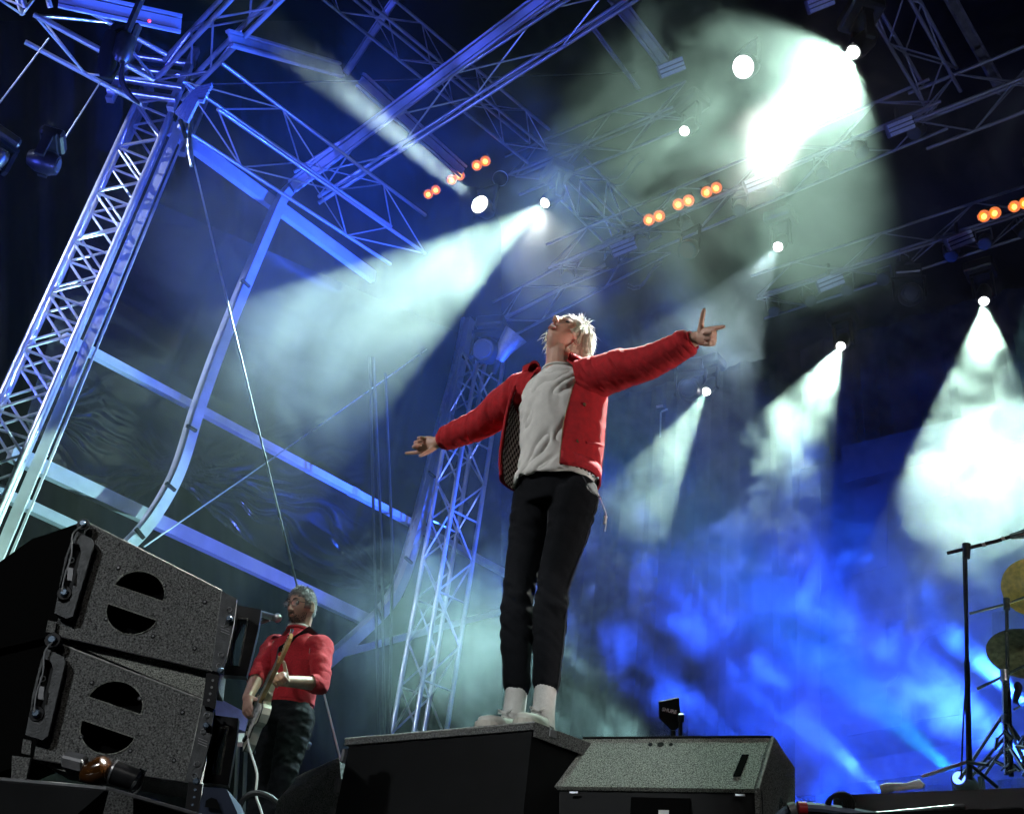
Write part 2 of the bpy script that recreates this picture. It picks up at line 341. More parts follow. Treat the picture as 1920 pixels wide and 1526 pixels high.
aim((-5.5, -4, 5.5), pt(240, 1230, 3.3), 9, 1150, (.9, .97, 1))              # unseen lamp added to brighten the loudspeaker stack
aim((-4.5, 1.0, 6.5), pt(540, 1240, 6), 12, 430, (.95, .95, 1))           # unseen lamp added for the guitarist, front left
aim((-7.2, 3.2, 2.6), pt(290, 230, 9.5), 21, 2400, (.07, .11, 1), rad=.2) # blue wash on the left rigging
aim((-2.6, 4.2, 2.2), pt(600, 200, 11), 20, 1100, (.10, .16, 1), rad=.2)
aim((2.2, 6.6, 2.3), pt(800, 900, 12.5), 18, 800, (.14, .22, 1), rad=.2)
aim((-.1, 7.4, 2.3), pt(450, 940, 11.5), 15, 1700, (.10, .16, 1), rad=.08)
aim(pt(1500, 1560, 9), bp(1680, 1250), 38, 4200, (.015, .075, 1), rad=.1)  # added blue uplight, tints the banner and curtain
aim((-7.0, 4.5, 9.0), pt(200, 380, 9.6), 17, 1500, (.6, .7, 1), rad=.05)  # added whitish raking lamp, lifts highlights on the left tower
aim((3.4, 12.5, 3.4), pt(800, 1190, 9.6), 15, 9000, (.42, .85, .85), rad=.05)  # added teal lamp, lights the smoke round the middle tower
aim((3.0, -3, 5.0), pt(1915, 1150, 8), 5, 900, (1, .92, .75))  # unseen warm lamp added for the cymbals
aim((3.5, 3.2, 2.4), pt(1780, 120, 13), 20, 700, (.45, .55, 1))  # added dim wash so the upper right trusses show
aim((-6.4, 2.4, 8.4), pt(230, 830, 10.5), 14, 1500, (.62, .74, 1), rad=.08)  # unseen lamp added to put highlights on the vinyl sheet

# ------------------------------------------------------------------ setting
g = MB().box((0, 40, -.1), (300, 300, .2)); tag(obj('ground', g, M['black']), kind='structure')
stage_c = pz(1000, 1352, 2.4); n0 = V((.35, .94, 0)).normalized()
#stage floor: front edge just before the wedges, reaching back
fr = V((.1, 3.38, 0)); sx = CROSS; sy = DEEP
st = MB(); st.box(fr+sy*9+ZED*1.9, (26, 18, .2), sx, sy, ZED); tag(obj('stage_floor', st, 'black'), kind='structure')
st = MB(); st.box(fr+sy*.25+ZED*.9, (26, .08, 1.78), sx, sy, ZED); tag(obj('stage_front_wall', st, 'drape'), 'black cloth skirt closing the front of the stage', kind='structure')
# roof skin
rf = MB(); rf.prism([pz(-300, 600, 14.5)+V((-8, 0, 0)), pz(2300, 700, 14.5)+V((6, 6, 0)), V((16, -3, 14.5)), V((-14, -3, 14.5))], V((0, 0, .05))); tag(obj('roof', rf, 'drape'), kind='structure')
# backdrop curtain with ghost letters
BP = V((0, 0, 0))+DEEP*13.2; BN = DEEP
def bp(px, py, off=0): return ppl(px, py, BP-BN*off, BN)
u0 = CROSS; o0 = bp(1600, 1400)
bk = MB(); rs = []
W0, W1 = -6.0, 12
for k in range(2):
    z = [-.5, 12.2][k]; row = []
    for i in range(240):
        x = W0+(W1-W0)*i/239; row.append(V((o0.x, o0.y, 0))+u0*x+ZED*(2+z*.82)+BN*(.10+.05*math.sin(x*9)+.03*math.sin(x*23+2)))
    rs.append(row)
bk.rings(rs, False, False); dr = tag(obj('backdrop_curtain', bk, 'drape', None, True), 'dark pleated curtain hanging across the back of the stage', 'curtain')
M['banner'] = mat('banner_cloth', (.022, .025, .034), .85, 0, .15, 2); M['banner2'] = mat('banner_letter_cloth', (.085, .09, .115), .85, 0, .12, 2); M['banner3'] = mat('banner_black', (.016, .017, .025), .9)
bn = thing('banner', bp(1700, 1400), 'big dark banner with pale slab letters behind the drum riser', 'banner')
def poly(name, pts, m, off, lab=None):
    o = obj(name, MB().prism([bp(x, y, off) for x, y in pts], -BN*.012), m, bn)
    if lab: o['label'] = lab
poly('cloth', [(1500, 880), (2150, 740), (2150, 1440), (1490, 1492)], 'banner', .04)
poly('top_band', [(1578, 838), (2150, 700), (2150, 765), (1582, 905)], 'banner2', .16, 'pleated pale band along the top')
poly('border', [(1500, 880), (1538, 872), (1538, 1490), (1490, 1492)], 'banner2', .08)
poly('letter', [(1590, 1155), (1700, 1132), (1700, 1160), (1662, 1168), (1662, 1232), (1712, 1172), (1775, 1158), (1775, 1184), (1738, 1196), (1706, 1232), (1765, 1290), (1800, 1284), (1800, 1340), (1715, 1352), (1715, 1322), (1728, 1318), (1690, 1262), (1662, 1290), (1662, 1336), (1690, 1332), (1690, 1362), (1590, 1380), (1590, 1350), (1612, 1344), (1612, 1182), (1590, 1186)], 'banner2', .08, 'slab letter K')
poly('letter', [(1602, 920), (1664, 902), (1664, 1062), (1602, 1078)], 'banner2', .08, 'upright bar of a letter')
poly('letter', [(1680, 898), (1780, 872), (1780, 930), (1700, 950), (1690, 985), (1680, 990)], 'banner2', .08, 'hook of a letter')
poly('letter', [(1810, 1120), (1940, 1090), (1940, 1130), (1860, 1150), (1860, 1290), (1810, 1300)], 'banner2', .08, 'letter stem behind the mic stand')
poly('lower_band', [(1590, 1430), (2150, 1330), (2150, 1400), (1590, 1470)], 'banner2', .08)

# side wall : vertical plane through the two curved posts
PA_ = pt(400, 680, 11.0); PB_ = pt(830, 810, 14.0); dAB = (PB_-PA_); dAB.z = 0; dAB.normalize(); SN = V((dAB.y, -dAB.x, 0))
if SN.dot(CAM-PA_) < 0: SN = -SN        # towards the camera
def sp(px, py, off=0): return ppl(px, py, PA_+SN*off, SN)
def profile(mb, pts, w_, h_):            # rectangular profile swept along pts, wide side facing the stage
    rs = []; m = len(pts)
    for i in range(m):
        T = (pts[min(i+1, m-1)]-pts[max(i-1, 0)]).normalized(); W = T.cross(SN).normalized()
        rs.append([pts[i]+W*(a*w_/2)+SN*(b*h_/2) for a, b in ((-1, -1), (1, -1), (1, 1), (-1, 1))])
    return mb.rings(rs)
def smoothpx(p, k=5):
    out = []
    for i in range(len(p)-1):
        a = p[max(i-1, 0)]; b = p[i]; c = p[i+1]; d = p[min(i+2, len(p)-1)]
        for j in range(k):
            t = j/k; out.append(tuple(.5*((2*b[q])+(-a[q]+c[q])*t+(2*a[q]-5*b[q]+4*c[q]-d[q])*t*t+(-a[q]+3*b[q]-3*c[q]+d[q])*t**3) for q in (0, 1)))
    return out+[p[-1]]
def curved_post(px, label, wd):
    p = smoothpx(px); t = thing('roof_post', sp(*p[-1]), label, 'post', 'curved aluminium roof posts')
    obj('rail', profile(MB(), [sp(x, y) for x, y in p], wd, .12), 'post', t)
    obj('flange', profile(MB(), [sp(x-wd*95, y-wd*35, -.05) for x, y in p], wd*.22, .05), 'alu', t)
    for i in range(4, len(p)-3, 9):
        a = sp(*p[i], .07); b = sp(*p[i+1], .07); obj('joint', MB().box(a, (wd*1.15, .03, .03), (b-a).cross(SN).normalized(), SN, (b-a).normalized()), 'blackm', t)
curved_post([(588, 318), (538, 362), (512, 410), (425, 618), (372, 762), (345, 850), (325, 902), (295, 955), (262, 1000), (215, 1045)], 'curved aluminium post left of centre, bending inward above the loudspeakers', .105)
curved_post([(880, 600), (862, 690), (828, 815), (798, 935), (775, 1020), (752, 1090), (722, 1140), (660, 1200), (605, 1248)], 'curved aluminium post beside the upright truss behind the arm', .12)
def purlin(a, b, wd, label, off=-.1):
    t = thing('side_rail', sp(*a, off), label, 'rail', 'straight aluminium rails of the side wall')
    A, B = sp(*a, off), sp(*b, off); n = max(1, int((B-A).length/3.2))
    for i in range(n):
        P = A.lerp(B, i/n); Q = A.lerp(B, (i+1)/n); g_ = (Q-P).normalized()*.006
        obj('rail_section', profile(MB(), [P+g_, Q-g_], wd, .08), 'post', t)
        if i: obj('sleeve', profile(MB(), [P-g_*8, P+g_*8], wd*1.12, .09), 'alu', t)
    return t
purlin((118, 632), (1010, 1108), .085, 'middle aluminium rail crossing behind both curved posts')
purlin((18, 848), (700, 1168), .14, 'wide lower aluminium rail above the loudspeakers', -.16)
purlin((-30, 910), (330, 1078), .09, 'lowest rail running behind the upper loudspeaker')
purlin((318, 240), (700, 520), .16, 'wide upper rail below the box truss')
purlin((640, 1225), (1000, 1130), .08, 'thin rail low behind the upright truss', -.3)
# wrinkled vinyl side sheet
def sheet(name, nu, nv, fn, m, label, cat):
    mb = MB(); rs = [[fn(i/(nu-1), j/(nv-1)) for i in range(nu)] for j in range(nv)]; mb.rings(rs, False, False)
    return tag(obj(name, mb, m, None, True, 0), label, cat)
def tarpfn(off0, corners, folds):
    def fn(u, v):
        a, b, c, d = corners
        x = (a[0]*(1-u)+b[0]*u)*(1-v)+(d[0]*(1-u)+c[0]*u)*v; y = (a[1]*(1-u)+b[1]*u)*(1-v)+(d[1]*(1-u)+c[1]*u)*v
        q = 0
        for (fx, fy, ang, k, am, ln) in folds:      # folds fanning out of a pull point
            dx, dy = x-fx, y-fy; r = math.hypot(dx, dy); th = math.atan2(dy, dx)
            da = (th-ang+math.pi) % (2*math.pi)-math.pi
            wgt = math.exp(-(r/ln)**2)*math.exp(-(da/.9)**2)*min(1, r/25)
            q += am*math.sin(th*k+1.3*noise.noise(V((x*.01, y*.01, 0))))*wgt*min(1.6, r/70)
        q += .16*noise.noise(V((x*.005, y*.005, 3)))+.035*noise.noise(V((x*.02+y*.006, y*.03-x*.01, 7)))
        e = min(u, 1-u, v, 1-v)
        return sp(x, y, off0+q)
    return fn
F1 = [(60, 760, .3, 13, .07, 120), (335, 890, 2.85, 17, .075, 200), (338, 895, .55, 19, .10, 230), (745, 1105, 3.25, 15, .08, 150)]
def tarp_low(u): return smooth_low[min(len(smooth_low)-1, int(u*(len(smooth_low)-1)))]
LOWP = smoothpx([(48, 790), (75, 835), (130, 900), (230, 945), (325, 905), (420, 985), (540, 1060), (650, 1105), (755, 1120)], 30)
def tarp(u, v):
    k = u*(len(LOWP)-1); i_ = min(int(k), len(LOWP)-2); t_ = k-i_; lx = LOWP[i_][0]*(1-t_)+LOWP[i_+1][0]*t_; ly = LOWP[i_][1]*(1-t_)+LOWP[i_+1][1]*t_
    ux, uy = 180+u*760, 330+u*330; x = ux*(1-v)+lx*v; y = uy*(1-v)+ly*v; q = 0
    for (fx, fy, ang, kk, am, ln_) in F1:
        dx, dy = x-fx, y-fy; r_ = math.hypot(dx, dy); th = math.atan2(dy, dx); da = (th-ang+math.pi) % (2*math.pi)-math.pi
        th += .25*noise.noise(V((x*.013, y*.013, fx*.1)))
        q += am*((1-min(1, abs(noise.noise(V((th*kk*.45, r_*.003, fx*.37))))*2.6))**2)*.9*math.exp(-(r_/ln_)**2)*math.exp(-(da/.8)**2)*min(1, r_/40)
    q += .12*noise.noise(V((x*.0045, y*.0045, 3)))+.025*noise.noise(V((x*.004+y*.006, y*.014-x*.008, 7)))+.006*noise.noise(V((x*.006+y*.008, y*.035-x*.02, 9)))
    q += .10*math.exp(-((1-v)/.10)**2)
    return sp(x, y, -.45+q)
sheet('side_tarpaulin', 240, 170, tarp, 'tarp', 'glossy black wrinkled vinyl sheet stretched behind the curved posts', 'tarpaulin')
sheet('side_curtain', 90, 60, lambda u, v: sp(-60+1000*u, 40+1500*v, -1.3-.12*math.sin(u*70)), 'drape', 'matt black cloth hanging behind the whole left side wall', 'curtain')

# ------------------------------------------------------------------ trusses
def truss(name, A, B, w_, label, rc=.025, rb=.011, bay=None, m='alu', side=None, group='aluminium box trusses of the stage roof', cat='truss', n=8, cross=False, h_=None):
    d = (B-A); L = d.length; d.normalize(); X = side if side is not None else d.cross(ZED).normalized()
    X = (X-d*X.dot(d)).normalized(); Y = d.cross(X); hh = h_ or w_
    t = thing(name, A, label, cat, group); cs = [X*(w_/2*a)+Y*(hh/2*b) for a, b in ((-1, -1), (1, -1), (1, 1), (-1, 1))]
    for c in cs: bar('chord', A+c, B+c, rc, m, t, n)
    bay = bay or w_*1.05; nb = max(2, int(L/bay)); nb = min(nb, 72)
    for i in range(nb):
        p = A+d*(L*i/nb); q = A+d*(L*(i+1)/nb)
        for k in range(4):
            c0, c1 = cs[k], cs[(k+1) % 4]
            if (i+k) % 2: c0, c1 = c1, c0
            bar('brace', p+c0, q+c1, rb, m, t, 5)
            if cross and k == 2: bar('brace', p+c1, q+c0, rb, m, t, 5)
            if cross and i % 2 == 0 and k % 2 == 0: bar('batten', p+cs[k], p+cs[(k+1) % 4], rb, m, t, 5)
    return t
def vert(px, py, t): P = pt(px, py, t); return P
def zat(P, py):     # height on the vertical through P that shows at image row py
    lo, hi = 0, 30
    for _ in range(50):
        m_ = (lo+hi)/2; q = proj(V((P.x, P.y, m_)))
        if q[1] > py: lo = m_
        else: hi = m_
    return lo
def vline(P, z): return V((P.x, P.y, z))
# left tower
P = pt(150, 520, 9.6); zt = zat(P, 190)
sd = V((.93, .36, 0))
truss('truss_tower', vline(P, .0), vline(P, zt), .33, 'upright truss tower at the left with tight bright cross bracing', .026, .013, .30, side=sd, cross=True, cat='truss tower', group='upright truss towers')
tp = vline(P, zt); SLEEVE = tp
t = thing('mast_profile', vline(P, 0)+sd*.33, 'flat wide aluminium mast fixed along the right of the left tower', 'mast')
q = vline(P, 0)+sd*.28; obj('rail', MB().box(q+ZED*zt*.5, (.085, .12, zt), sd, sd.cross(ZED), ZED), 'post', t)
obj('flange', MB().box(q+ZED*zt*.5+sd*.08, (.02, .05, zt), sd, sd.cross(ZED), ZED), 'post', t); obj('flange', MB().box(q+ZED*zt*.5-sd*.075-V((0, .07, 0)), (.02, .05, zt), sd, sd.cross(ZED), ZED), 'post', t)
# middle tower
P2 = pt(818, 1180, 12.2); z2 = zat(P2, 655)
truss('truss_tower', vline(P2, 1.9), vline(P2, z2), .42, 'upright truss tower behind the singer with open zigzag bracing', .028, .013, .52, side=V((.8, .6, 0)), cross=True, cat='truss tower', group='upright truss towers')
# roof trusses
def tz(a, b, z, *k, **kw): return truss('roof_truss', pz(*a, z), pz(*b, z), *k, **kw)
ZR = zt+.1
truss('roof_truss', pz(325, 150, ZR), pz(560, -95, ZR), .31, 'near box truss rising from the left tower to the top edge', .026, .011, .46, side=None)
truss('roof_truss', pt(375, 178, 9.9), pt(765, 450, 12.6), .50, 'box truss running right from the left tower under the hazy beam', .020, .009, .75)
truss('roof_truss', pt(70, 30, 8.9), pt(290, 150, 9.3), .34, 'short box truss meeting the left tower top from the upper left', .022, .010, .42)
truss('roof_truss', pt(20, -60, 8.8), pt(45, 22, 8.9), .30, 'stub of truss in the upper left corner', .022, .010, .4)
truss('roof_truss', pt(600, -60, 12), pt(1010, 275, 14), .36, 'box truss descending from the top edge left of centre', .020, .008, .42)
truss('roof_truss', pt(1068, 330, 14.8), pt(1192, 455, 15.6), .46, 'short box truss above the small flat lamp right of centre', .02, .010, .5)
truss('roof_truss', pt(575, 352, 12.4), pt(1200, -52, 11.2), .44, 'long hazy truss crossing from the curved post to the upper edge', .024, .011, .9, h_=.12)
for k, (a, b) in enumerate((((548, 352), (1060, -10)), ((556, 360), (1070, -2)))): pass
# upper profile of the arched rafter
def beamprof(name, a, b, ta, tb, w_, label, m='post', cat='beam', group='aluminium roof profiles'):
    A, B = pt(*a, ta), pt(*b, tb); d = (B-A).normalized(); X = d.cross(FW).normalized(); t = thing(name, A, label, cat, group)
    for s_ in (-1, 0, 1): obj('rib' if s_ else 'web', MB().box((A+B)/2+X*s_*w_*.42, (w_*(.16 if s_ else .5), .05 if s_ else .02, (B-A).length), X, d.cross(X), d), m, t)
    return t
beamprof('roof_profile', (548, 350), (1068, -40), 12.2, 10.9, .15, 'grooved roof profile above the long crossing truss')
beamprof('roof_profile', (110, -4), (340, 46), 8.8, 9.2, .16, 'pale roof profile across the upper left corner')
beamprof('roof_profile', (430, 72), (640, 132), 9.8, 11.4, .16, 'hazy roof profile crossing the upper left beam')
beamprof('roof_profile', (676, 150), (868, 322), 12, 14, .18, 'roof profile ending near the orange lamps')
beamprof('roof_profile', (1140, -20), (1255, 130), 13, 14, .18, 'pale roof profile left of the brightest cone')
beamprof('roof_profile', (1108, 48), (1198, 168), 14.4, 15.2, .05, 'thin roof profile in the grey haze')
beamprof('roof_profile', (748, -12), (648, 138), 13.5, 14, .09, 'dim blue roof profile behind the upper truss')
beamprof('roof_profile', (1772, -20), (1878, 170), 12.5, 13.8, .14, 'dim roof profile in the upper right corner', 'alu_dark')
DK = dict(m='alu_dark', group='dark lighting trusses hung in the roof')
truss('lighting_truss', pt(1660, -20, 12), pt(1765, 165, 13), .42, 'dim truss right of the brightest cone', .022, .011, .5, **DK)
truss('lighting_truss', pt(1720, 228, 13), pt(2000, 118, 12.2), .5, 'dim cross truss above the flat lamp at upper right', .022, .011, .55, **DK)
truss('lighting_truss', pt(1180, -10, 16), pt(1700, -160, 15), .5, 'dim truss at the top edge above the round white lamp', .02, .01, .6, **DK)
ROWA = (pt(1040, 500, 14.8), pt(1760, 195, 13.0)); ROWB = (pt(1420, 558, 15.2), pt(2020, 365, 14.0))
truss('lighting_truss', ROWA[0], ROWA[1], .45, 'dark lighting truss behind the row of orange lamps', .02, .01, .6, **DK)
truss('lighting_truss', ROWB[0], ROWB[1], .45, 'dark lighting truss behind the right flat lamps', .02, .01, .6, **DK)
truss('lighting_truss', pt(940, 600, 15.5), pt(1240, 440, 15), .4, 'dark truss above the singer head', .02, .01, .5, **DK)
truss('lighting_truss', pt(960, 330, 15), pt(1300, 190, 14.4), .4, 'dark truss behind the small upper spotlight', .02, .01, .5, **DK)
# cross-head sleeve on the left tower
t = thing('tower_sleeve', tp, 'steel sleeve block joining the roof trusses to the left tower', 'sleeve block')
for s_ in (-1, 1):
    for q_ in (-1, 1): obj('frame', MB().box(tp+V((s_*.3, q_*.3, .05)), (.07, .07, .9)), 'alu', t)
for k in range(4): obj('roller', MB().tube([tp+V((-.34, -.34+k*.02, -.3+k*.2)), tp+V((.34, -.34+k*.02, -.3+k*.2))], .04, 10), 'steel', t, True)
# steel wires
def wire(a, b, ta, tb, label, r=.006, m='steel'):
    A, B = pt(*a, ta), pt(*b, tb); t = MB(); t.tube([A.lerp(B, k/8)-ZED*(.02*math.sin(math.pi*k/8)) for k in range(9)], r, 5)
    return tag(obj('guy_wire', t, m, None, True), label, 'wire', 'steel guy wires')
wire((355, 268), (640, 1430), 9.4, 7.5, 'long guy wire falling from the tower top to the dark speaker box', .008)
wire((92, 72), (-10, 205), 8.9, 8.9, 'short guy wire in the upper left corner', .007)
wire((190, 152), (112, 275), 9, 8.6, 'guy wire above the left moving light', .007)
wire((270, 1025), (800, 655), 9, 13.5, 'guy wire crossing the side wall from lower left to right', .007)
wire((400, 158), (1190, 136), 10, 15, 'thin wire running level through the upper beams', .006)
# shackle under the tower head
t = thing('shackle', pt(355, 260, 9.4), 'steel turnbuckle and pull lines hanging under the tower head', 'rigging hardware')
obj('plate', MB().tube([pt(338, 225, 9.4), pt(352, 268, 9.4)], .02, 8), 'blackm', t); obj('plate', MB().tube([pt(358, 222, 9.4), pt(354, 268, 9.4)], .02, 8), 'blackm', t)
obj('turnbuckle', MB().tube([pt(354, 262, 9.4), pt(357, 290, 9.35), pt(359, 312, 9.3)], [.03, .03, .012], 8), 'steel', t, True)
# ropes hanging at the side wall
for k, (x0, y0, x1, y1, lb) in enumerate(((693, 930, 712, 1420, 'left black rope'), (700, 930, 722, 1420, 'middle black rope'), (722, 960, 730, 1420, 'right black rope'))):
    A = pt(x0, y0-260, 12.3); B = pt(x1, y1, 10.6); tag(obj('rope', MB().tube([A, A.lerp(B, .5)+V((.03*k, 0, 0)), B], .016, 6), 'rubber', None, True), lb+' hanging beside the curved post', 'rope', 'black ropes')
# chain hoist cluster
hp = pt(228, 100, 8.0); t = thing('chain_hoist', hp, 'dark chain hoist hanging in front of the left tower head', 'chain hoist')
X = (pt(240, 100, 8)-hp).normalized(); Zp = (pt(262, 10, 8)-pt(205, 150, 8)).normalized(); Yp = X.cross(Zp)
obj('motor', MB().tube([pt(222, 118, 8), pt(226, 108, 8), pt(238, 72, 8), pt(241, 64, 8)], [.05, .075, .075, .05], 14), 'blackm', t, True)
obj('chain_bag', MB().tube([pt(212, 60, 8), pt(208, 90, 8), pt(203, 125, 8), pt(200, 148, 8)], [.05, .075, .08, .05], 12), 'drape', t, True)
obj('frame', MB().box(pt(225, 80, 8.1), (.22, .1, .3), X, Yp, Zp, bev=.02), 'blackm', t)
obj('strap', MB().tube([pt(236, 66, 8), pt(262, 5, 8), pt(290, -60, 8)], .03, 6), 'blackm', t)
for k in range(3): obj('hose', MB().tube([pt(*q, 8-.03*k) for q in smoothpx([(232, 115), (225+3*k, 150), (240+3*k, 178), (262, 195)], 4)], .011, 6), 'rubber', t, True)
obj('indicator', MB().ball(pt(280, 40, 8), .012), 'reddot', t)
hb = thing('cable_bundle', pt(370, 180, 9), 'blue lit cable bundle strapped at the tower head', 'cable bundle')
for k in range(6): obj('cable', MB().tube([pt(*q, 9-.02*k) for q in smoothpx([(330+4*k, 215+3*k), (350+4*k, 190), (372, 168+4*k), (398-3*k, 160+6*k)], 4)], .022, 6), 'cableb', hb, True)
# moving lights at the left edge
def side_light(c, d, lab):
    A = pt(*c, 8.2); moving_head(A, d.normalized(), lab, .06, 'glass', 'unlit moving lights at the left edge', True, .65)
side_light((112, 312), (RT*.9+UPV*-.25+FW*.15), 'unlit moving light with a domed lens left of the tower')
side_light((4, 275), (RT*.6+UPV*.8), 'unlit moving light cut by the left edge')
lad = thing('lattice_ladder', pt(60, 500, 13), 'dim dark lattice mast behind the left tower', 'mast')
for s_ in (0, 1): bar('chord', pt(240-26*s_, 230, 13), pt(-40-30*s_, 640+10*s_, 13), .012, 'grey', lad)
for k in range(14): bar('rung', pt(225-19*k, 255+28*k, 13), pt(195-19*k, 240+28*k, 13), .01, 'grey', lad)

# ------------------------------------------------------------------ small roof fixtures
ORG = 'orange blinder lamp pairs in the roof'
def blinder(p1, p2, t_, label, dim=False):
    A, B = pt(*p1, t_), pt(*p2, t_); u = (B-A).normalized(); c = (A+B)/2; d = (CAM-c).normalized(); d = (d+ZED*-.2).normalized(); v = d.cross(u).normalized()
    t = thing('blinder_light', c, label, 'blinder', ORG); r = (B-A).length*.45
    obj('housing', MB().box(c-d*.09, ((B-A).length*2.05, .10, (B-A).length*1.1), u, d, v, bev=.01), 'black', t)
    for P in (A, B):
        b = obj('bulb', MB().ball(P-d*.02, (r, r, r*.5), u, v, d, 14, 8), 'orange', t, True)
        obj('filament', MB().ball(P+d*(r*.28), (r*.62, r*.62, r*.3), u, v, d, 10, 6), 'orangec', b, True)
        obj('bezel', MB().tube([P-d*.03, P-d*.005], [r*1.25, r*1.12], 16), 'orangerim', t, True)  # bezel emission stands in for bulb light caught on the rim
    return t
for (a, b, z_, lb) in (((803, 365), (817, 357), 14, 'lowest left pair of glowing orange lamps'), ((847, 338), (862, 330), 14, 'middle pair of the three orange pairs beside the hazy beam'),
                    ((894, 311), (910, 303), 14, 'upper right pair of the three orange pairs left of centre'), ((1217, 413), (1236, 406), 13.6, 'left pair of the three orange pairs above the singer'),
                    ((1272, 384), (1291, 377), 13.6, 'middle pair of the three orange pairs above the singer'), ((1325, 361), (1343, 353), 13.6, 'right pair of the three orange pairs above the singer'),
                    ((1845, 406), (1865, 400), 13.2, 'orange lamp pair near the right edge'), ((1902, 388), (1921, 382), 13.2, 'orange lamp pair cut by the right edge')): blinder(a, b, z_, lb)
def strobe(c, t_, label, wpx=50, ang=-.40):
    A = pt(*c, t_); u = (pt(c[0]+30, c[1]+30*ang, t_)-A).normalized(); n_ = (CAM-A).normalized(); v = n_.cross(u).normalized(); n_ = u.cross(v)
    W_ = wpx*t_/FPX; H_ = W_*.52; t = thing('strobe_panel', A, label, 'strobe light', 'flat strobe panels in the roof')
    obj('housing', MB().box(A-n_*.06, (W_*1.02, H_*1.02, .1), u, v, n_, bev=.01), 'grey', t)
    for k in (-1, 0, 1): obj('tube_panel', MB().box(A+v*k*H_*.32, (W_*.96, H_*(.25 if k else .2), .025), u, v, n_), 'led', t)
    for k in (-.5, .5): obj('divider', MB().box(A+v*k*H_*.34, (W_*.96, H_*.06, .012), u, v, n_), 'blackm', t)
    obj('bracket', MB().box(A-n_*.1+ZED*.16, (.04, .04, .34)), 'blackm', t)
for c, t_, lb in (((1260, 127), 13.6, 'flat strobe panel in grey haze left of the round white lamp'), ((1422, 342), 13.4, 'flat strobe panel dimmed by the smoke under the brightest cone'), ((1690, 237), 12.8, 'flat strobe panel at the edge of the brightest cone'),
                 ((1170, 463), 14.2, 'flat strobe panel above the singer head'), ((1558, 528), 14.6, 'flat strobe panel between two white spotlights'), ((1802, 450), 14, 'flat strobe panel below the right orange lamps'), ((1540, 5), 12.6, 'flat strobe panel cut by the top edge')): strobe(c, t_, lb)
# clutter on the dark trusses : clamps, small par cans, cable swags
rnd = random.Random(3)
for (A, B), nme in ((ROWA, 'row above the singer'), (ROWB, 'row at right')):
    for k in range(9):
        P = A.lerp(B, (k+.5)/9)+V((rnd.uniform(-.1, .1), 0, -.35)); d = V((rnd.uniform(-.6, .3), rnd.uniform(-.7, -.1), -.8)).normalized()
        t = thing('par_can', P, 'small unlit par can, '+('first second third fourth fifth sixth seventh eighth ninth'.split()[k])+' from left on '+nme, 'stage light', 'small unlit par cans, '+nme)
        obj('can', MB().tube([P, P-d*.2, P-d*.26], [.09, .085, .04], 14), 'blackm', t, True); obj('lens', MB().disc(P+d*.001, d, .075, 14, .01), 'glass', t)
        u = d.cross(ZED).normalized(); obj('yoke', MB().tube([P+u*.1-d*.1, P+u*.1-d*.1+ZED*.2, P-u*.1-d*.1+ZED*.2, P-u*.1-d*.1], .012, 6), 'grey', t)
CPS = [(980+rnd.uniform(0, 230), 290+rnd.uniform(0, 250)) for k in range(7)]; CXS = [q_[0] for q_ in CPS]
for k in range(7):
    a = CPS[k]; pts = [pt(a[0]+40*q, a[1]-18*q+14*math.sin(q*3.1), 14.5) for q in [j/6*1.6 for j in range(7)]]
    tag(obj('cable_swag', MB().tube(pts, .012, 5), 'grey', None, True), 'dim cable loop on the dark trusses, '+('first second third fourth fifth sixth seventh'.split()[sorted(range(7), key=lambda z_: CXS[z_]).index(k)])+' from the left', 'cable', 'cables looping along the dark trusses')
hc = pt(938, 335, 14); tag(obj('safety_hoop', MB().tube([hc+(RT*math.cos(a)+UPV*math.sin(a))*.1 for a in [k*2*math.pi/20 for k in range(21)]], .006, 5), 'steel', None, True), 'thin wire hoop hanging right of the upper orange pair', 'hoop')
for c, t_, lb in (((905, 655), 12.0, 'unlit round moving light on the upright truss top'), ((1708, 549), 14, 'dim grey round light between the white spotlights'), ((1290, 728), 14, 'unlit round light by the small white spotlight')):
    A = pt(*c, t_); d = V((-.3, -.8, -.5)).normalized(); moving_head(A, d, lb, .10, 'glass', 'unlit moving lights')
fl = thing('flood_light', pt(950, 640, 12.1), 'blue lit flared floodlight on top of the upright truss', 'flood light')
ax = (pt(972, 622, 12.1)-pt(935, 672, 12.1)).normalized(); obj('shade', MB().tube([pt(935, 676, 12.1), pt(945, 655, 12.1), pt(968, 626, 12.1)], [.06, .10, .15], 12, caps=False), 'grey', fl, True)
obj('bracket', MB().tube([pt(935, 676, 12.1), pt(925, 700, 12.1)], .03, 8), 'blackm', fl)

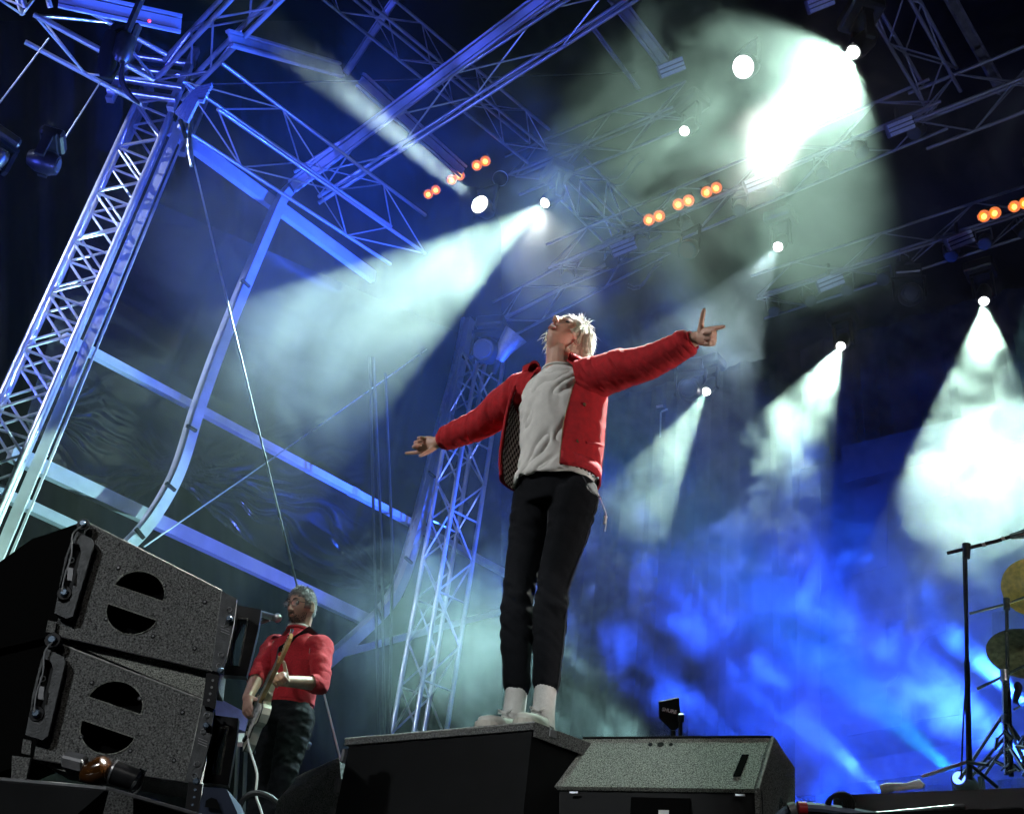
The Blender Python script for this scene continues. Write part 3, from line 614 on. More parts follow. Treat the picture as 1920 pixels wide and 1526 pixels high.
# ------------------------------------------------------------------ loudspeakers and wedges on the stage
def halfdisc(c, X, Y, r, up, n=14, k=.88):     # half-moon outline, flat side towards -up*Y
    out = []
    for i in range(n+1):
        a = math.pi*i/n; out.append(c+X*(r*math.cos(a))+Y*(up*r*k*math.sin(a)))
    q = .12*r; return out
def cabinet_box(name, label, O, TR, BL_, BR_, depth_v, cat='loudspeaker', group=None):
    # side panel given by its four corners, body extends along depth_v
    t = thing(name, O, label, cat, group); return t
PAN = V((.10, -1, -.10)).normalized(); PAC = pt(262, 1130, 3.35)
def pap(px, py, off=0): return ppl(px, py, PAC+PAN*off, PAN)
def array_box(quad, moons, label, holes, bolts, screws):
    TL, TR, BR, BL = quad; t = thing('line_array_loudspeaker', pap(*BL), label, 'loudspeaker', 'stacked line array loudspeakers'); base = WM[t.name]
    out = [pap(*q) for q in quad]; e = -PAN*.08; hl = []
    for (cx, cy, up, rx, ang) in moons:
        c = pap(cx, cy); X = (pap(cx+10*math.cos(ang), cy+10*math.sin(ang))-c).normalized(); Y = PAN.cross(X).normalized()
        if Y.z < 0: Y = -Y
        r = (pap(cx+rx, cy)-c).length; hl.append(halfdisc(c, X, Y, r, up))
    p = obj('side_panel', MB().prism(out, e, hl), 'cab', t)
    for h in hl:
        cc = sum(h, V())/len(h); q = MB(); n = len(h)
        rings = [[P-PAN*.010 for P in h], [cc+(P-cc)*.93-PAN*.055 for P in h], [cc+(P-cc)*.6-PAN*.075 for P in h]]
        q.rings(rings, True, False); q.add(rings[2], [tuple(range(n))]); obj('handle_recess', q, 'void', t, False)
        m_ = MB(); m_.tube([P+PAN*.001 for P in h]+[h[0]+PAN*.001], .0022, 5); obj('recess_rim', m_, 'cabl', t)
    b = MB(); o2 = [P-PAN*.081 for P in out]; cc = sum(o2, V())/4; b.prism([cc+(P-cc)*.985 for P in o2], -PAN*.42); obj('body', b, 'cab', t)
    for i in (0, 1): obj('edge_trim', MB().tube([out[i], out[i+1]], .0035 if i == 0 else .0022, 6), 'edge', t)
    obj('edge_trim', MB().tube([out[2], out[3]], .0018, 6), 'blackm', t)
    for (x, y) in screws:
        c = pap(x, y, .0015); s_ = obj('screw', MB().tube([c-PAN*.002, c+PAN*.0015], [.008, .0065], 10), 'blackm', t, True); obj('screw_head', MB().disc(c+PAN*.002, PAN, .0035, 8, .002), 'grey', s_)
    return t
M['fly'] = mat('rigging_plate', (.07, .072, .075), .55, .5, .3, 40, .25, 180)
def side_iron(outline, t, slot, pins, off=.03):
    o = [pap(x, y, .004) for x, y in outline]; h = [[pap(x, y, .004) for x, y in slot]] if slot else []
    obj('rigging_plate', MB().prism(o, PAN*off, h), 'fly', t)
    if slot: obj('slot_back', MB().prism([pap(x, y, .003) for x, y in slot], PAN*.003), 'black', t)
    for (x, y, r) in pins:
        c = pap(x, y, .004+off); b = obj('rigging_pin', MB().tube([c, c+PAN*.012, c+PAN*.016], [r, r, r*.7], 12), 'bolt', t, True)
        obj('pin_collar', MB().tube([c-PAN*.002, c+PAN*.005], [r*1.9, r*1.7], 14), 'blackm', b, True)
T1 = array_box([(163, 979), (416, 1108), (397, 1258), (100, 1190)], [(260, 1112, 1, 50, .33), (249, 1147, -1, 50, .33)], 'upper line array loudspeaker box with two half moon handles', None, None,
    [(222, 1064), (308, 1097), (199, 1160), (287, 1192), (167, 1035), (384, 1128), (365, 1215)])
side_iron([(148, 1002), (176, 1016), (180, 1024), (140, 1160), (128, 1164), (106, 1154), (112, 1120), (130, 1050)], T1, [(136, 1022), (152, 1026), (156, 1040), (134, 1132), (122, 1136), (112, 1130), (118, 1090), (126, 1050)], [(156, 983, .011), (121, 1112, .012)])
T2 = array_box([(108, 1205), (380, 1312), (348, 1466), (62, 1422)], [(215, 1323, 1, 54, .33), (204, 1366, -1, 54, .33)], 'lower line array loudspeaker box with two half moon handles', None, None,
    [(172, 1279), (262, 1309), (152, 1381), (244, 1407), (114, 1255), (342, 1335), (326, 1425)])
side_iron([(92, 1220), (124, 1236), (126, 1246), (94, 1382), (84, 1390), (52, 1380), (58, 1350), (78, 1270)], T2, [(82, 1238), (98, 1242), (104, 1258), (84, 1346), (72, 1354), (60, 1350), (64, 1310), (74, 1270)], [(99, 1200, .013), (69, 1338, .012)])
# pale plate standing in for light that shines through the gap between the boxes
gp = MB(); gp.prism([pap(110, 1197, -.03), pap(398, 1262, -.03), pap(380, 1308, -.03), pap(300, 1276, -.03)], -PAN*.02); obj('light_gap', gp, 'cabl', T2)
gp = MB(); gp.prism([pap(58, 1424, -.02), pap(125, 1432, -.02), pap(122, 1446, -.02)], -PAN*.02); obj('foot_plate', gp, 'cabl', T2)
# links and rear rigging plates
for (q, T_) in (([(416, 1108), (444, 1122), (438, 1170), (418, 1262), (396, 1256)], T1), ([(384, 1306), (402, 1318), (396, 1380), (372, 1470), (346, 1466)], T2)):
    o = obj('rear_rigging_plate', MB().prism([pap(x, y, .002) for x, y in q], -PAN*.03), 'fly', T_)
    cx = [p_[0] for p_ in q]; cy = [p_[1] for p_ in q]
    for f in (.15, .35, .75, .9):
        x = cx[1]-4+(cx[3]-cx[1])*f-6; y = cy[1]+(cy[3]-cy[1])*f; c = pap(x, y, .003)
        k = obj('hole_ring', MB().tube([c+V((0, 0, 0))+(ZED*math.sin(a)+PAN.cross(ZED)*math.cos(a))*.008 for a in [j*math.pi/5 for j in range(11)]], .0018, 5), 'grey', T_)
    for (f) in (.28, .97):
        x = (cx[1]+cx[2])/2-4+(cx[3]-cx[1])*f*.9; y = cy[1]+(cy[3]-cy[1])*f; c = pap(x, y, .006); obj('rigging_pin', MB().tube([c, c+PAN*.014, c+PAN*.018], [.010, .010, .006], 12), 'bolt', T_, True)
    # printed lines
    for k in range(3): obj('print_line', MB().box(pap(cx[2]-16, cy[2]+6+k*5, .003), (.03, .001, .0018), (pap(cx[2]+10, cy[2]+10)-pap(cx[2], cy[2]+6)).normalized(), PAN, ZED), 'grey', T_)
LK = thing('link_bar', pap(400, 1300), 'perforated black link bar joining the two loudspeaker boxes', 'link bar')
obj('bar', MB().prism([pap(388, 1262, .01), pap(412, 1268, .01), (pap(404, 1330, .01)), pap(380, 1322, .01)], PAN*.01), 'blackm', LK)
for (x, y) in ((399, 1275), (397, 1288), (394, 1300), (391, 1312)): obj('hole', MB().disc(pap(x, y, .021), PAN, .004, 10, .002), 'grey', LK)
LK = thing('link_bar', pap(365, 1490), 'perforated black link bar under the lower loudspeaker box', 'link bar')
obj('bar', MB().prism([pap(354, 1466, .01), pap(380, 1470, .01), pap(372, 1530, .01), pap(346, 1528, .01)], PAN*.01), 'blackm', LK)
for (x, y) in ((366, 1480), (364, 1494), (361, 1508)): obj('hole', MB().disc(pap(x, y, .021), PAN, .004, 10, .002), 'bolt', LK)
LB = thing('link_bar', pap(44, 1400), 'short grey link bar at the lower left of the stack', 'link bar')
obj('bar', MB().prism([pap(26, 1418, .01), pap(60, 1422, .01), pap(52, 1462, .01), pap(24, 1460, .01)], PAN*.02), 'cab', LB)
obj('tongue', MB().prism([pap(46, 1386, .0), pap(62, 1390, .0), pap(58, 1416, .0), pap(42, 1412, .0)], PAN*.015), 'cab', LB)
obj('tongue', MB().prism([pap(92, 1165, .0), pap(108, 1168, .0), pap(104, 1190, .0), pap(88, 1186, .0)], PAN*.015), 'cab', LB)
# curved safety cables on the irons
for T_, pts in ((T1, [(154, 985), (136, 1002), (134, 1040), (121, 1080), (116, 1108)]), (T2, [(98, 1203), (84, 1222), (80, 1262), (68, 1300), (64, 1334)])):
    obj('safety_wire', MB().tube([pap(x, y, .05) for x, y in smoothpx(pts, 4)], .0028, 5), 'steel', T_, True)
    x, y = pts[2]; obj('key_ring', MB().tube([pap(x, y+10, .05)+(ZED*math.sin(a)+PAN.cross(ZED)*math.cos(a))*.008 for a in [j*math.pi/6 for j in range(13)]], .0016, 5), 'steel', T_, True)
    obj('key_tag', MB().prism([pap(x-6, y+24, .045), pap(x+4, y+26, .045), pap(x+2, y+50, .045), pap(x-8, y+48, .045)], PAN*.006), 'grey', T_)
# dark fronts of the boxes on the left
for q, lb in (([(160, 976), (98, 1192), (-40, 1225), (-10, 1060), (60, 1010), (120, 990)], 'upper'), ([(104, 1205), (62, 1424), (-40, 1462), (-40, 1240)], 'lower')):
    o = obj('front_grille', MB().prism([pap(x, y, -.05) for x, y in q], -PAN*.3), 'void', T1 if lb == 'upper' else T2)
# rear frames (amplifier grab handles) right of the stack
def rear_frame(q, inner, T_):
    P_ = [pap(x, y, -.10) for x, y in q]; I_ = [pap(x, y, -.10) for x, y in inner]; obj('rear_frame', MB().prism(P_, -PAN*.06, [I_]), 'blackm', T_)
    obj('frame_edge', MB().tube([I_[0], I_[1]], .003, 5), 'edge', T_); obj('frame_edge', MB().tube([I_[1], I_[2]], .003, 5), 'edge', T_)
    for k in range(3): obj('signal_cable', MB().tube([pap(inner[0][0]+4+5*k, inner[0][1]+2, -.13), pap(inner[3][0]+6+3*k, (inner[0][1]+inner[3][1])/2, -.12), pap(inner[3][0]+8-2*k, inner[3][1], -.13)], .0035, 5), 'white' if k == 0 else 'steel', T_, True)
rear_frame([(444, 1134), (490, 1142), (484, 1180), (462, 1268), (418, 1264)], [(446, 1158), (465, 1160), (448, 1248), (428, 1246)], T1)
rear_frame([(402, 1340), (447, 1346), (444, 1380), (428, 1472), (380, 1466)], [(410, 1360), (428, 1362), (412, 1452), (396, 1450)], T2)
# front lip of the stage with objects
lip = thing('stage_edge_monitor', pz(150, 1500, 2.0), 'dark low box along the lower left corner of the picture', 'speaker box')
e0, e1, e2_ = pt(-60, 1455, 3.0), pt(200, 1478, 2.75), pt(400, 1535, 2.9)
obj('body', MB().prism([e0, e1, e2_, e2_-ZED*.5, e1-ZED*.5, e0-ZED*.5], V((.05, .8, 0))), 'black', lip)
obj('edge_trim', MB().tube([e0, e1, e2_], .006, 6), 'grey', lip); obj('front_panel', MB().prism([pt(205, 1482, 2.74), pt(250, 1494, 2.76), pt(250, 1560, 2.76), pt(185, 1560, 2.74)], V((0, -.005, 0))), 'cab', lip)
ft = thing('clamp_lamp', pt(190, 1445, 2.95), 'amber and silver clamp lamp lying on the dark box at lower left', 'lamp')
def rp(x, y, t=2.95): return pt(x, y, t)
obj('socket', MB().box(rp(140, 1427), (.062, .05, .036), (rp(160, 1432)-rp(120, 1422)).normalized(), FW, UPV, bev=.006), 'grey', ft)
obj('amber_body', MB().tube([rp(158, 1432), rp(164, 1442), rp(182, 1446), rp(200, 1440), rp(206, 1436)], [.018, .036, .041, .036, .022], 16), 'amber', ft, True)
obj('sleeve', MB().tube([rp(206, 1444), rp(212, 1446), rp(256, 1462), rp(260, 1464)], [.022, .032, .03, .022], 16), 'blackm', ft, True)
obj('shine_band', MB().tube([rp(211, 1446), rp(214, 1447)], .034, 16), 'steel', ft, True); obj('cap_ring', MB().tube([rp(256, 1461), rp(261, 1464)], .036, 16, False), 'chrome', ft, True)
obj('handle', MB().tube([rp(*q) for q in smoothpx([(262, 1440), (267, 1452), (262, 1476), (252, 1488)], 4)], .0045, 6), 'chrome', ft, True)
obj('knob', MB().ball(rp(162, 1452), .009), 'brass', ft, True)
# blue lit floor box with half moon, cable loop
bx = thing('floor_box', pt(405, 1510, 4.6), 'small blue lit floor box with a half moon handle right of the stack', 'speaker box')
obj('panel', MB().prism([pt(378, 1474, 4.6), pt(425, 1478, 4.6), pt(448, 1530, 4.6), pt(440, 1570, 4.6), pt(360, 1560, 4.6)], V((.02, .3, 0)), []), 'case', bx)  # bluish panel colour carries the blue stage light
obj('handle_recess', MB().prism([pt(384, 1512, 4.58), pt(386, 1500, 4.58), pt(396, 1494, 4.58), pt(407, 1498, 4.58), pt(412, 1516, 4.58)], V((0, .004, 0))), 'black', bx)
tag(obj('cable_loop', MB().tube([pt(*q, 5.2) for q in smoothpx([(452, 1540), (450, 1512), (462, 1492), (484, 1486), (510, 1496), (530, 1518)], 5)], .014, 8), 'rubber', None, True), 'black cable loop standing up in front of the guitarist legs', 'cable')
# blue lit table of gear behind the guitarist
kb = thing('keyboard_table', pt(440, 1330, 7.5), 'blue and white lit gear table left of the guitarist', 'table')
obj('top', MB().prism([pt(404, 1305, 7.2), pt(470, 1340, 7.2), pt(476, 1375, 7.2), pt(404, 1352, 7.2)], V((.1, .5, 0))), M.setdefault('bluelit', mat('blue_lit_cover', (.25, .30, .75), .5, 0, .3, 8)), kb)  # blue stage light is painted into the colour of the top
for (a, b) in (((448, 1375), (440, 1520)), ((462, 1378), (456, 1540)), ((480, 1376), (486, 1520))): obj('leg', MB().tube([pt(*a, 7.2), pt(*b, 7.2)], .014, 8), 'steel', kb, True)
obj('tray', MB().box(pt(468, 1386, 7.1), (.24, .2, .03), RT, FW, UPV), 'white', kb)
sd_ = thing('percussion_stand', pt(555, 1460, 7.6), 'small silver percussion stand behind the guitarist knee', 'stand')
for x in (538, 545): obj('tube', MB().tube([pt(x, 1410, 7.5), pt(x, 1500, 7.5)], .012, 8), 'steel', sd_, True)
for (x, y) in ((550, 1405), (562, 1398), (575, 1402)): obj('clamp', MB().tube([pt(x, y, 7.5), pt(x+6, y-10, 7.5)], [.022, .018], 8), 'steel', sd_, True)
# guitarist's microphone on a boom
mc = thing('microphone_stand', pt(455, 1140, 6.3), 'chrome microphone boom reaching in from the loudspeakers towards the guitarist', 'microphone stand')
obj('boom', MB().tube([pt(430, 1180, 6.3), pt(492, 1152, 6.1)], .010, 8), 'blackm', mc, True)
obj('microphone_body', MB().tube([pt(488, 1150, 6.1), pt(515, 1158, 6.0)], [.018, .02], 10), 'steel', mc, True); obj('microphone_head', MB().ball(pt(520, 1158, 6.0), .026), 'steel', mc, True)
obj('clip', MB().tube([pt(490, 1166, 6.1), pt(505, 1160, 6.1)], .014, 8), 'grey', mc, True)

# black box the singer stands on
ZT = 2.42
c0 = pz(1001, 1352, ZT); cl = pz(648, 1383, ZT); cr = pz(1090, 1386, ZT); dl = (cl-c0); dr_ = (cr-c0)
dl2 = (pz(648, 1383, ZT)-c0); dr2 = V((-dl2.y, dl2.x, 0)).normalized(); 
if dr2.y < 0: dr2 = -dr2
dr2 = dr_.normalized()
bb = thing('riser_box', (c0+cl+cr)/3-ZED*.42, 'big black box under the singer shoes with a worn grey top rim', 'box')
lw = dl2.length; rw = max(.75, dr_.length); L_ = dl2.normalized(); TOPC = [c0, c0+L_*lw, c0+L_*lw+dr2*rw, c0+dr2*rw]
obj('top', MB().prism([P for P in TOPC], -ZED*.028), 'cab', bb)
obj('body', MB().prism([P-ZED*.030+((TOPC[0]+TOPC[2])/2-P)*.03 for P in TOPC], -ZED*.39), 'black', bb)
obj('rim', MB().tube([TOPC[1]-ZED*.004, TOPC[0]-ZED*.004, TOPC[3]-ZED*.004], .0045, 6), 'edge', bb)
q0 = c0-ZED*.002; obj('corner_guard', MB().prism([q0+dr2*.004-ZED*.0, q0+dr2*.30, q0+dr2*.30-ZED*.05, q0+dr2*.004-ZED*.05], (dr2.cross(ZED)).normalized()*(.006 if dr2.cross(ZED).y < 0 else -.006)), 'cab', bb)
obj('latch', MB().box(c0+dr2*.085-ZED*.02+dr2.cross(ZED).normalized()*(.008 if dr2.cross(ZED).y < 0 else -.008), (.035, .006, .03), dr2, dr2.cross(ZED), ZED, bev=.002), 'grey', bb)
for k in range(3): obj('tape_strip', MB().box(TOPC[1]-ZED*(.07+.11*k)+L_*-.01, (.016, .016, .05), L_, L_.cross(ZED), ZED), 'grey', bb)
# second black box receding at left (below the guitarist)
wq = thing('floor_wedge', pt(590, 1480, 4.4), 'black wedge monitor seen end on left of the black box', 'wedge monitor', 'wedge monitors at the stage front')
obj('body', MB().prism([pt(636, 1421, 4.2), pt(560, 1455, 4.5), pt(520, 1500, 4.5), pt(505, 1580, 4.5), pt(650, 1580, 4.2)], V((.1, .4, 0))), 'cab', wq)
obj('edge_trim', MB().tube([pt(636, 1421, 4.19), pt(572, 1449, 4.45), pt(556, 1458, 4.48)], .004, 6), 'edge', wq)

# wedge monitor at right
wz = 2.44; a0 = pz(1094, 1384, wz); a1 = pz(1442, 1382, wz)
wx = (a1-a0).normalized(); wy = ZED.cross(wx); wy = wy if wy.y > 0 else -wy; WL = (a1-a0).length
wm = thing('floor_wedge', a0-ZED*.44, 'grey speckled wedge monitor lit brightly right of the singer', 'wedge monitor', 'wedge monitors at the stage front')
fd = pY(1040, 1484, 1); d = ray(1041, 1487); nrm = wy   # front edge of sloped face: lies below and in front
# profile in (y,z) : back top, front top, lower front edge, bottom front, bottom back
fz = .205; fy = .13
f0 = None
prof = [(.34, 0), (.0, 0), (-fy, -fz), (-fy+.02, -.40), (.30, -.40)]
def wpnt(x, yz): return a0+wx*x+wy*yz[0]+ZED*yz[1]
xs0, xs1 = -.075, WL
def wface(i, j, x0, x1, m, name, off=.0):
    return obj(name, MB().add([wpnt(x0, prof[i]), wpnt(x1, prof[i]), wpnt(x1, prof[j]), wpnt(x0, prof[j])], [(0, 1, 2, 3)]), m, wm)
n5 = len(prof)
sl = MB(); P0 = [wpnt(0, prof[1]), wpnt(WL, prof[1]), wpnt(WL-.022, prof[2]), wpnt(-.085, prof[2])]
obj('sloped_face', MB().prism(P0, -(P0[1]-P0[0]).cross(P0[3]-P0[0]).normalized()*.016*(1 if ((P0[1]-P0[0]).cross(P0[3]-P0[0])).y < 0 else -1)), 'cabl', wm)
bdy = MB(); e_ = .012
def shr(x, p): return wpnt(x, (p[0]+(.02 if p[0] < .1 else -.0), p[1]-.012 if p[1] > -.1 else p[1]))
bdy.rings([[shr(-.07+e_, p) for p in prof], [shr(WL-.002, p) for p in prof]]); obj('body', bdy, 'black', wm)
end = [wpnt(WL+.003, (-.002, .0)), wpnt(WL+.003, (.34, -.004)), wpnt(WL+.003, (.30, -.40)), wpnt(WL-.020, (-fy+.02, -.40)), wpnt(WL-.020, (-fy, -fz))]
ec = wpnt(WL-.004, (.13, -.22)); hX = wy; hole = [ec+wy*(.05*math.cos(a))+ZED*(.055*math.sin(a)) for a in [k*2*math.pi/16 for k in range(16)]]
obj('end_panel', MB().prism(end, wx*.016, [hole]), 'cab', wm); obj('handle_recess', MB().prism(hole, wx*.004), 'black', wm)
obj('edge_trim', MB().tube([wpnt(0, (0, .002)), wpnt(WL, (0, .002)), wpnt(WL+.01, (.002, 0))], .005, 8), 'black', wm); obj('edge_trim', MB().tube([wpnt(WL+.012, (0, .0)), wpnt(WL-.008, (-fy, -fz))], .0045, 8), 'edge', wm)
nf = (P0[1]-P0[0]).cross(P0[3]-P0[0]).normalized(); nf = nf if nf.y < 0 else -nf
def wf(u, v, off=.0): # on the sloped face
    p = (0*(1-v)+-fy*v, -fz*v); return wpnt(-.085*v*(1-u)+(WL-.022*v)*u, p)+nf*off
for (u, r) in ((.40, .008), (.455, .012), (.51, .007)): obj('mount_hole', MB().disc(wf(u, .14, .001), nf, r, 12, .002), 'black', wm)
ls = MB().prism([wf(.895, .36, .002), wf(.93, .36, .002), wf(.925, .78, .002), wf(.89, .78, .002)], nf*.002); obj('label_slot', ls, 'void', wm)
lg = [wpnt(.33, (-fy-.002+.02*.65, -.275)), wpnt(.365, (-fy-.002+.02*.65, -.275)), wpnt(.365, (-fy+.02*.8, -.325)), wpnt(.33, (-fy+.02*.8, -.325))]
obj('badge', MB().prism([p+V((0, -.006, 0)) for p in lg], V((0, -.003, 0))), 'white', wm)
bc = sum(lg, V())/4+V((0, -.011, 0)); obj('badge_ring', MB().tube([bc+wx*(.010*math.cos(a))+ZED*(.010*math.sin(a)) for a in [k*math.pi/8 for k in range(17)]], .0028, 5), 'black', wm)
for x in (.03, .60): obj('corner_clip', MB().box(wpnt(x, (-fy+.004, -.225))+V((0, -.008, 0)), (.03, .004, .006), wx, wy, ZED), 'steel', wm)
obj('grille', MB().box(wpnt(WL*.5, (-fy+.012, -.31))+V((0, -.004, 0)), (WL*.30, .004, .15), wx, wy, ZED), 'void', wm)

# cable bundle lower right
cb = thing('cable_bundle', pt(1540, 1520, 3.5), 'thick blue grey cables with a red tape band in the lower right', 'cable bundle')
for k, (pp, m_) in enumerate((([(1440, 1550), (1470, 1522), (1500, 1512), (1560, 1516), (1640, 1530)], 'cableb'), ([(1450, 1558), (1480, 1532), (1530, 1522), (1600, 1530)], 'cableb'), ([(1470, 1560), (1510, 1534), (1570, 1532)], 'steel'))):
    obj('cable', MB().tube([pt(*q, 3.5+.02*k) for q in smoothpx(pp, 4)], .015, 8), m_, cb, True)
obj('tape_band', MB().tube([pt(1496, 1514, 3.48), pt(1512, 1514, 3.48)], .021, 12), 'redtape', cb, True); obj('collar', MB().tube([pt(1480, 1519, 3.48), pt(1492, 1515, 3.48)], .024, 12), 'grey', cb, True)
for k in range(5): obj('coil', MB().tube([pt(1566+k*3, 1508, 3.5)+(RT*math.cos(a)+UPV*math.sin(a))*(.028+.003*k) for a in [j*math.pi/7 for j in range(15)]], .006, 6), 'rubber', cb, True)

# antenna paddle
ap = thing('antenna_paddle', pt(1270, 1380, 5.2), 'black paddle antenna with white lettering on a thin stand behind the wedge', 'antenna')
def ag(x, y, o=0): return pt(x, y, 5.2-o)
obj('paddle', MB().prism([ag(1236, 1316), ag(1273, 1308), ag(1275, 1334), ag(1281, 1340), ag(1281, 1352), ag(1274, 1356), ag(1272, 1364), ag(1262, 1372), ag(1236, 1346)], FW*.02), 'black', ap)
obj('stand', MB().tube([ag(1276, 1350), ag(1275, 1400), ag(1275, 1470)], .009, 8), 'blackm', ap, True); obj('stand_collar', MB().tube([ag(1262, 1368), ag(1262, 1392)], .012, 8), 'blackm', ap, True)
obj('connector', MB().tube([ag(1277, 1338, .02), ag(1277, 1352, .02)], .016, 10), 'blackm', ap, True)
def text(name, s_, P, X, Y, size, m, parent, ext=.001):
    cu = bpy.data.curves.new(name, 'FONT'); cu.body = s_; cu.size = size; cu.extrude = ext; cu.align_x = 'CENTER'; cu.align_y = 'CENTER'; cu.offset = size*.015; t_ = bpy.data.objects.new('tmp', cu); C.objects.link(t_)
    dg = bpy.context.evaluated_depsgraph_get(); me = bpy.data.meshes.new_from_object(t_.evaluated_get(dg)); bpy.data.objects.remove(t_); me.name = name; me.materials.clear(); me.materials.append(M[m])
    N = X.cross(Y).normalized(); Mw = Matrix(((X.x, Y.x, N.x, P.x), (X.y, Y.y, N.y, P.y), (X.z, Y.z, N.z, P.z), (0, 0, 0, 1)))
    o = bpy.data.objects.new(name, me); C.objects.link(o); o.parent = parent; o.matrix_local = WM[parent.name].inverted()@Mw; return o
tx = (ag(1265, 1335)-ag(1247, 1331)).normalized(); text('lettering', 'SHURE', ag(1255, 1332, .012), tx, -FW.cross(tx), .024, 'white', ap)

# drum riser and drums
RZ = 3.08
r0_ = pz(1562, 1490, RZ); r1_ = r0_+CROSS*9; rk = DEEP*3.2
dr = thing('drum_riser', r0_-ZED*(RZ-2), 'black drum platform in the lower right corner', 'platform')
obj('top', MB().prism([r0_, r1_, r1_+rk, r0_+rk], -ZED*.16), 'black', dr); obj('skirt', MB().prism([r0_-ZED*.165+DEEP*.05+CROSS*.05, r1_-ZED*.165+DEEP*.05, r1_-ZED*1.08+DEEP*.05, r0_-ZED*1.08+DEEP*.05+CROSS*.05], DEEP*3.0), 'drape', dr)
obj('front_tube', MB().tube([pt(1600, 1531, 5.6), pt(1940, 1499, 6.2)], .016, 8), 'grey', dr, True)
RD = r0_+CROSS*.9
def dz(px, py, k=1.5): return ppl(px, py, r0_+DEEP*k, DEEP)
tw = thing('towel', dz(1690, 1474, .3), 'folded grey towel lying on the drum platform', 'towel'); obj('cloth', MB().tube([dz(1652, 1480, .3), dz(1665, 1476, .3), dz(1700, 1474, .3), dz(1724, 1469, .3), dz(1732, 1474, .3)], [.03, .03, .022, .03, .015], 8, True, .5), 'cotton', tw, True)
ms = thing('microphone_stand', dz(1818, 1458, .8), 'tall black microphone boom stand on the drum platform', 'microphone stand')
obj('pole', MB().tube([dz(1818, 1462, .8), dz(1813, 1240, .8)], .019, 8), 'blackm', ms, True); obj('pole', MB().tube([dz(1813, 1242, .8), dz(1810, 1030, .8)], .014, 8), 'blackm', ms, True)
obj('boom', MB().tube([dz(1776, 1037, .8), dz(1812, 1028, .8), dz(1870, 1014, .8), dz(1935, 992, .8)], .013, 8), 'blackm', ms, True); obj('clutch', MB().tube([dz(1812, 1020, .8), dz(1813, 1046, .8)], [.03, .022], 10), 'blackm', ms, True)
obj('cable', MB().tube([dz(*q, .8) for q in smoothpx([(1806, 1034), (1808, 1120), (1812, 1240), (1806, 1360), (1802, 1462)], 4)], .006, 6), 'rubber', ms, True)
for (x, y) in ((1842, 1022), (1878, 1010)): obj('cable_clip', MB().tube([dz(x, y, .8), dz(x+6, y-2, .8)], .018, 8), 'steel', ms, True)
obj('boom_mic', MB().tube([dz(1895, 1006, .8), dz(1925, 1000, .8)], [.02, .035], 10), 'chrome', ms, True)
bs = MB(); bc_ = dz(1816, 1458, .8); 
for k in range(3):
    a = k*2.1+.5; obj('foot', MB().tube([bc_+ZED*.10, bc_+V((math.cos(a)*.28, math.sin(a)*.28, .01))], .012, 6), 'steel' if k == 1 else 'blackm', ms, True)
def cymbal(c, nrm, r, m, label, stand):
    t = thing('cymbal', c, label, 'cymbal', 'bronze cymbals of the drum kit'); rs = []; u = nrm.cross(V((1, 0, 0))).normalized(); v = nrm.cross(u)
    pr = [(r, 0), (r*.8, .012), (r*.5, .03), (r*.22, .045), (r*.19, .05), (r*.12, .072), (.012, .08)]
    pr = pr+[(a, b-.004) for a, b in pr[::-1]]
    mb = MB(); mb.rings([[c+u*(a*math.cos(q*math.pi/20))+v*(a*math.sin(q*math.pi/20))+nrm*b for q in range(40)] for a, b in pr], True, False); obj('bow', mb, m, t, True)
    obj('felt', MB().tube([c+nrm*.08, c+nrm*.10], .02, 10), 'black', t, True); obj('wing_nut', MB().tube([c+nrm*.10, c+nrm*.13], .012, 8), 'chrome', t, True); return t
cymbal(dz(1934, 1100, 1.5), V((-.62, -.72, -.30)).normalized(), .21, 'brass', 'bright yellow crash cymbal tilted up at the right edge', None)
cymbal(dz(1922, 1226, 1.6), V((.3, .25, .92)).normalized(), .26, 'brassd', 'dark bronze cymbal seen from below at the right edge', None)
cs_ = thing('cymbal_stand', dz(1896, 1450, 1.5), 'tall thin cymbal stand in front of the cymbals with a chrome boom', 'stand', 'drum hardware stands')
obj('pole', MB().tube([dz(1896, 1455, 1.4), dz(1890, 1290, 1.4)], .018, 8), 'blackm', cs_, True); obj('pole', MB().tube([dz(1890, 1292, 1.4), dz(1887, 1125, 1.4)], .013, 8), 'blackm', cs_, True)
obj('boom', MB().tube([dz(1818, 1150, 1.4), dz(1888, 1132, 1.4), dz(1930, 1116, 1.4)], .010, 8), 'chrome', cs_, True); obj('clutch', MB().tube([dz(1887, 1122, 1.4), dz(1888, 1142, 1.4)], .024, 10), 'blackm', cs_, True)
for k in range(3):
    a = k*2.1+2.4; bq = dz(1896, 1455, 1.4); obj('leg', MB().tube([bq+ZED*.42, bq+V((math.cos(a)*.34, math.sin(a)*.34, .0))], .014, 8), 'chrome', cs_, True)
ht = thing('hi_hat_stand', dz(1884, 1452, 1.3), 'short chrome stand with angled arms and tripod legs at the right', 'stand', 'drum hardware stands')
obj('pole', MB().tube([dz(1887, 1452, 1.2), dz(1882, 1262, 1.2)], .017, 8), 'chrome', ht, True); obj('boom', MB().tube([dz(1832, 1291, 1.2), dz(1884, 1266, 1.2), dz(1925, 1246, 1.2)], .011, 8), 'chrome', ht, True)
obj('memory_lock', MB().tube([dz(1883, 1256, 1.2), dz(1884, 1278, 1.2)], .03, 10), 'steel', ht, True); obj('memory_lock', MB().tube([dz(1885, 1340, 1.2), dz(1885, 1356, 1.2)], .026, 10), 'steel', ht, True)
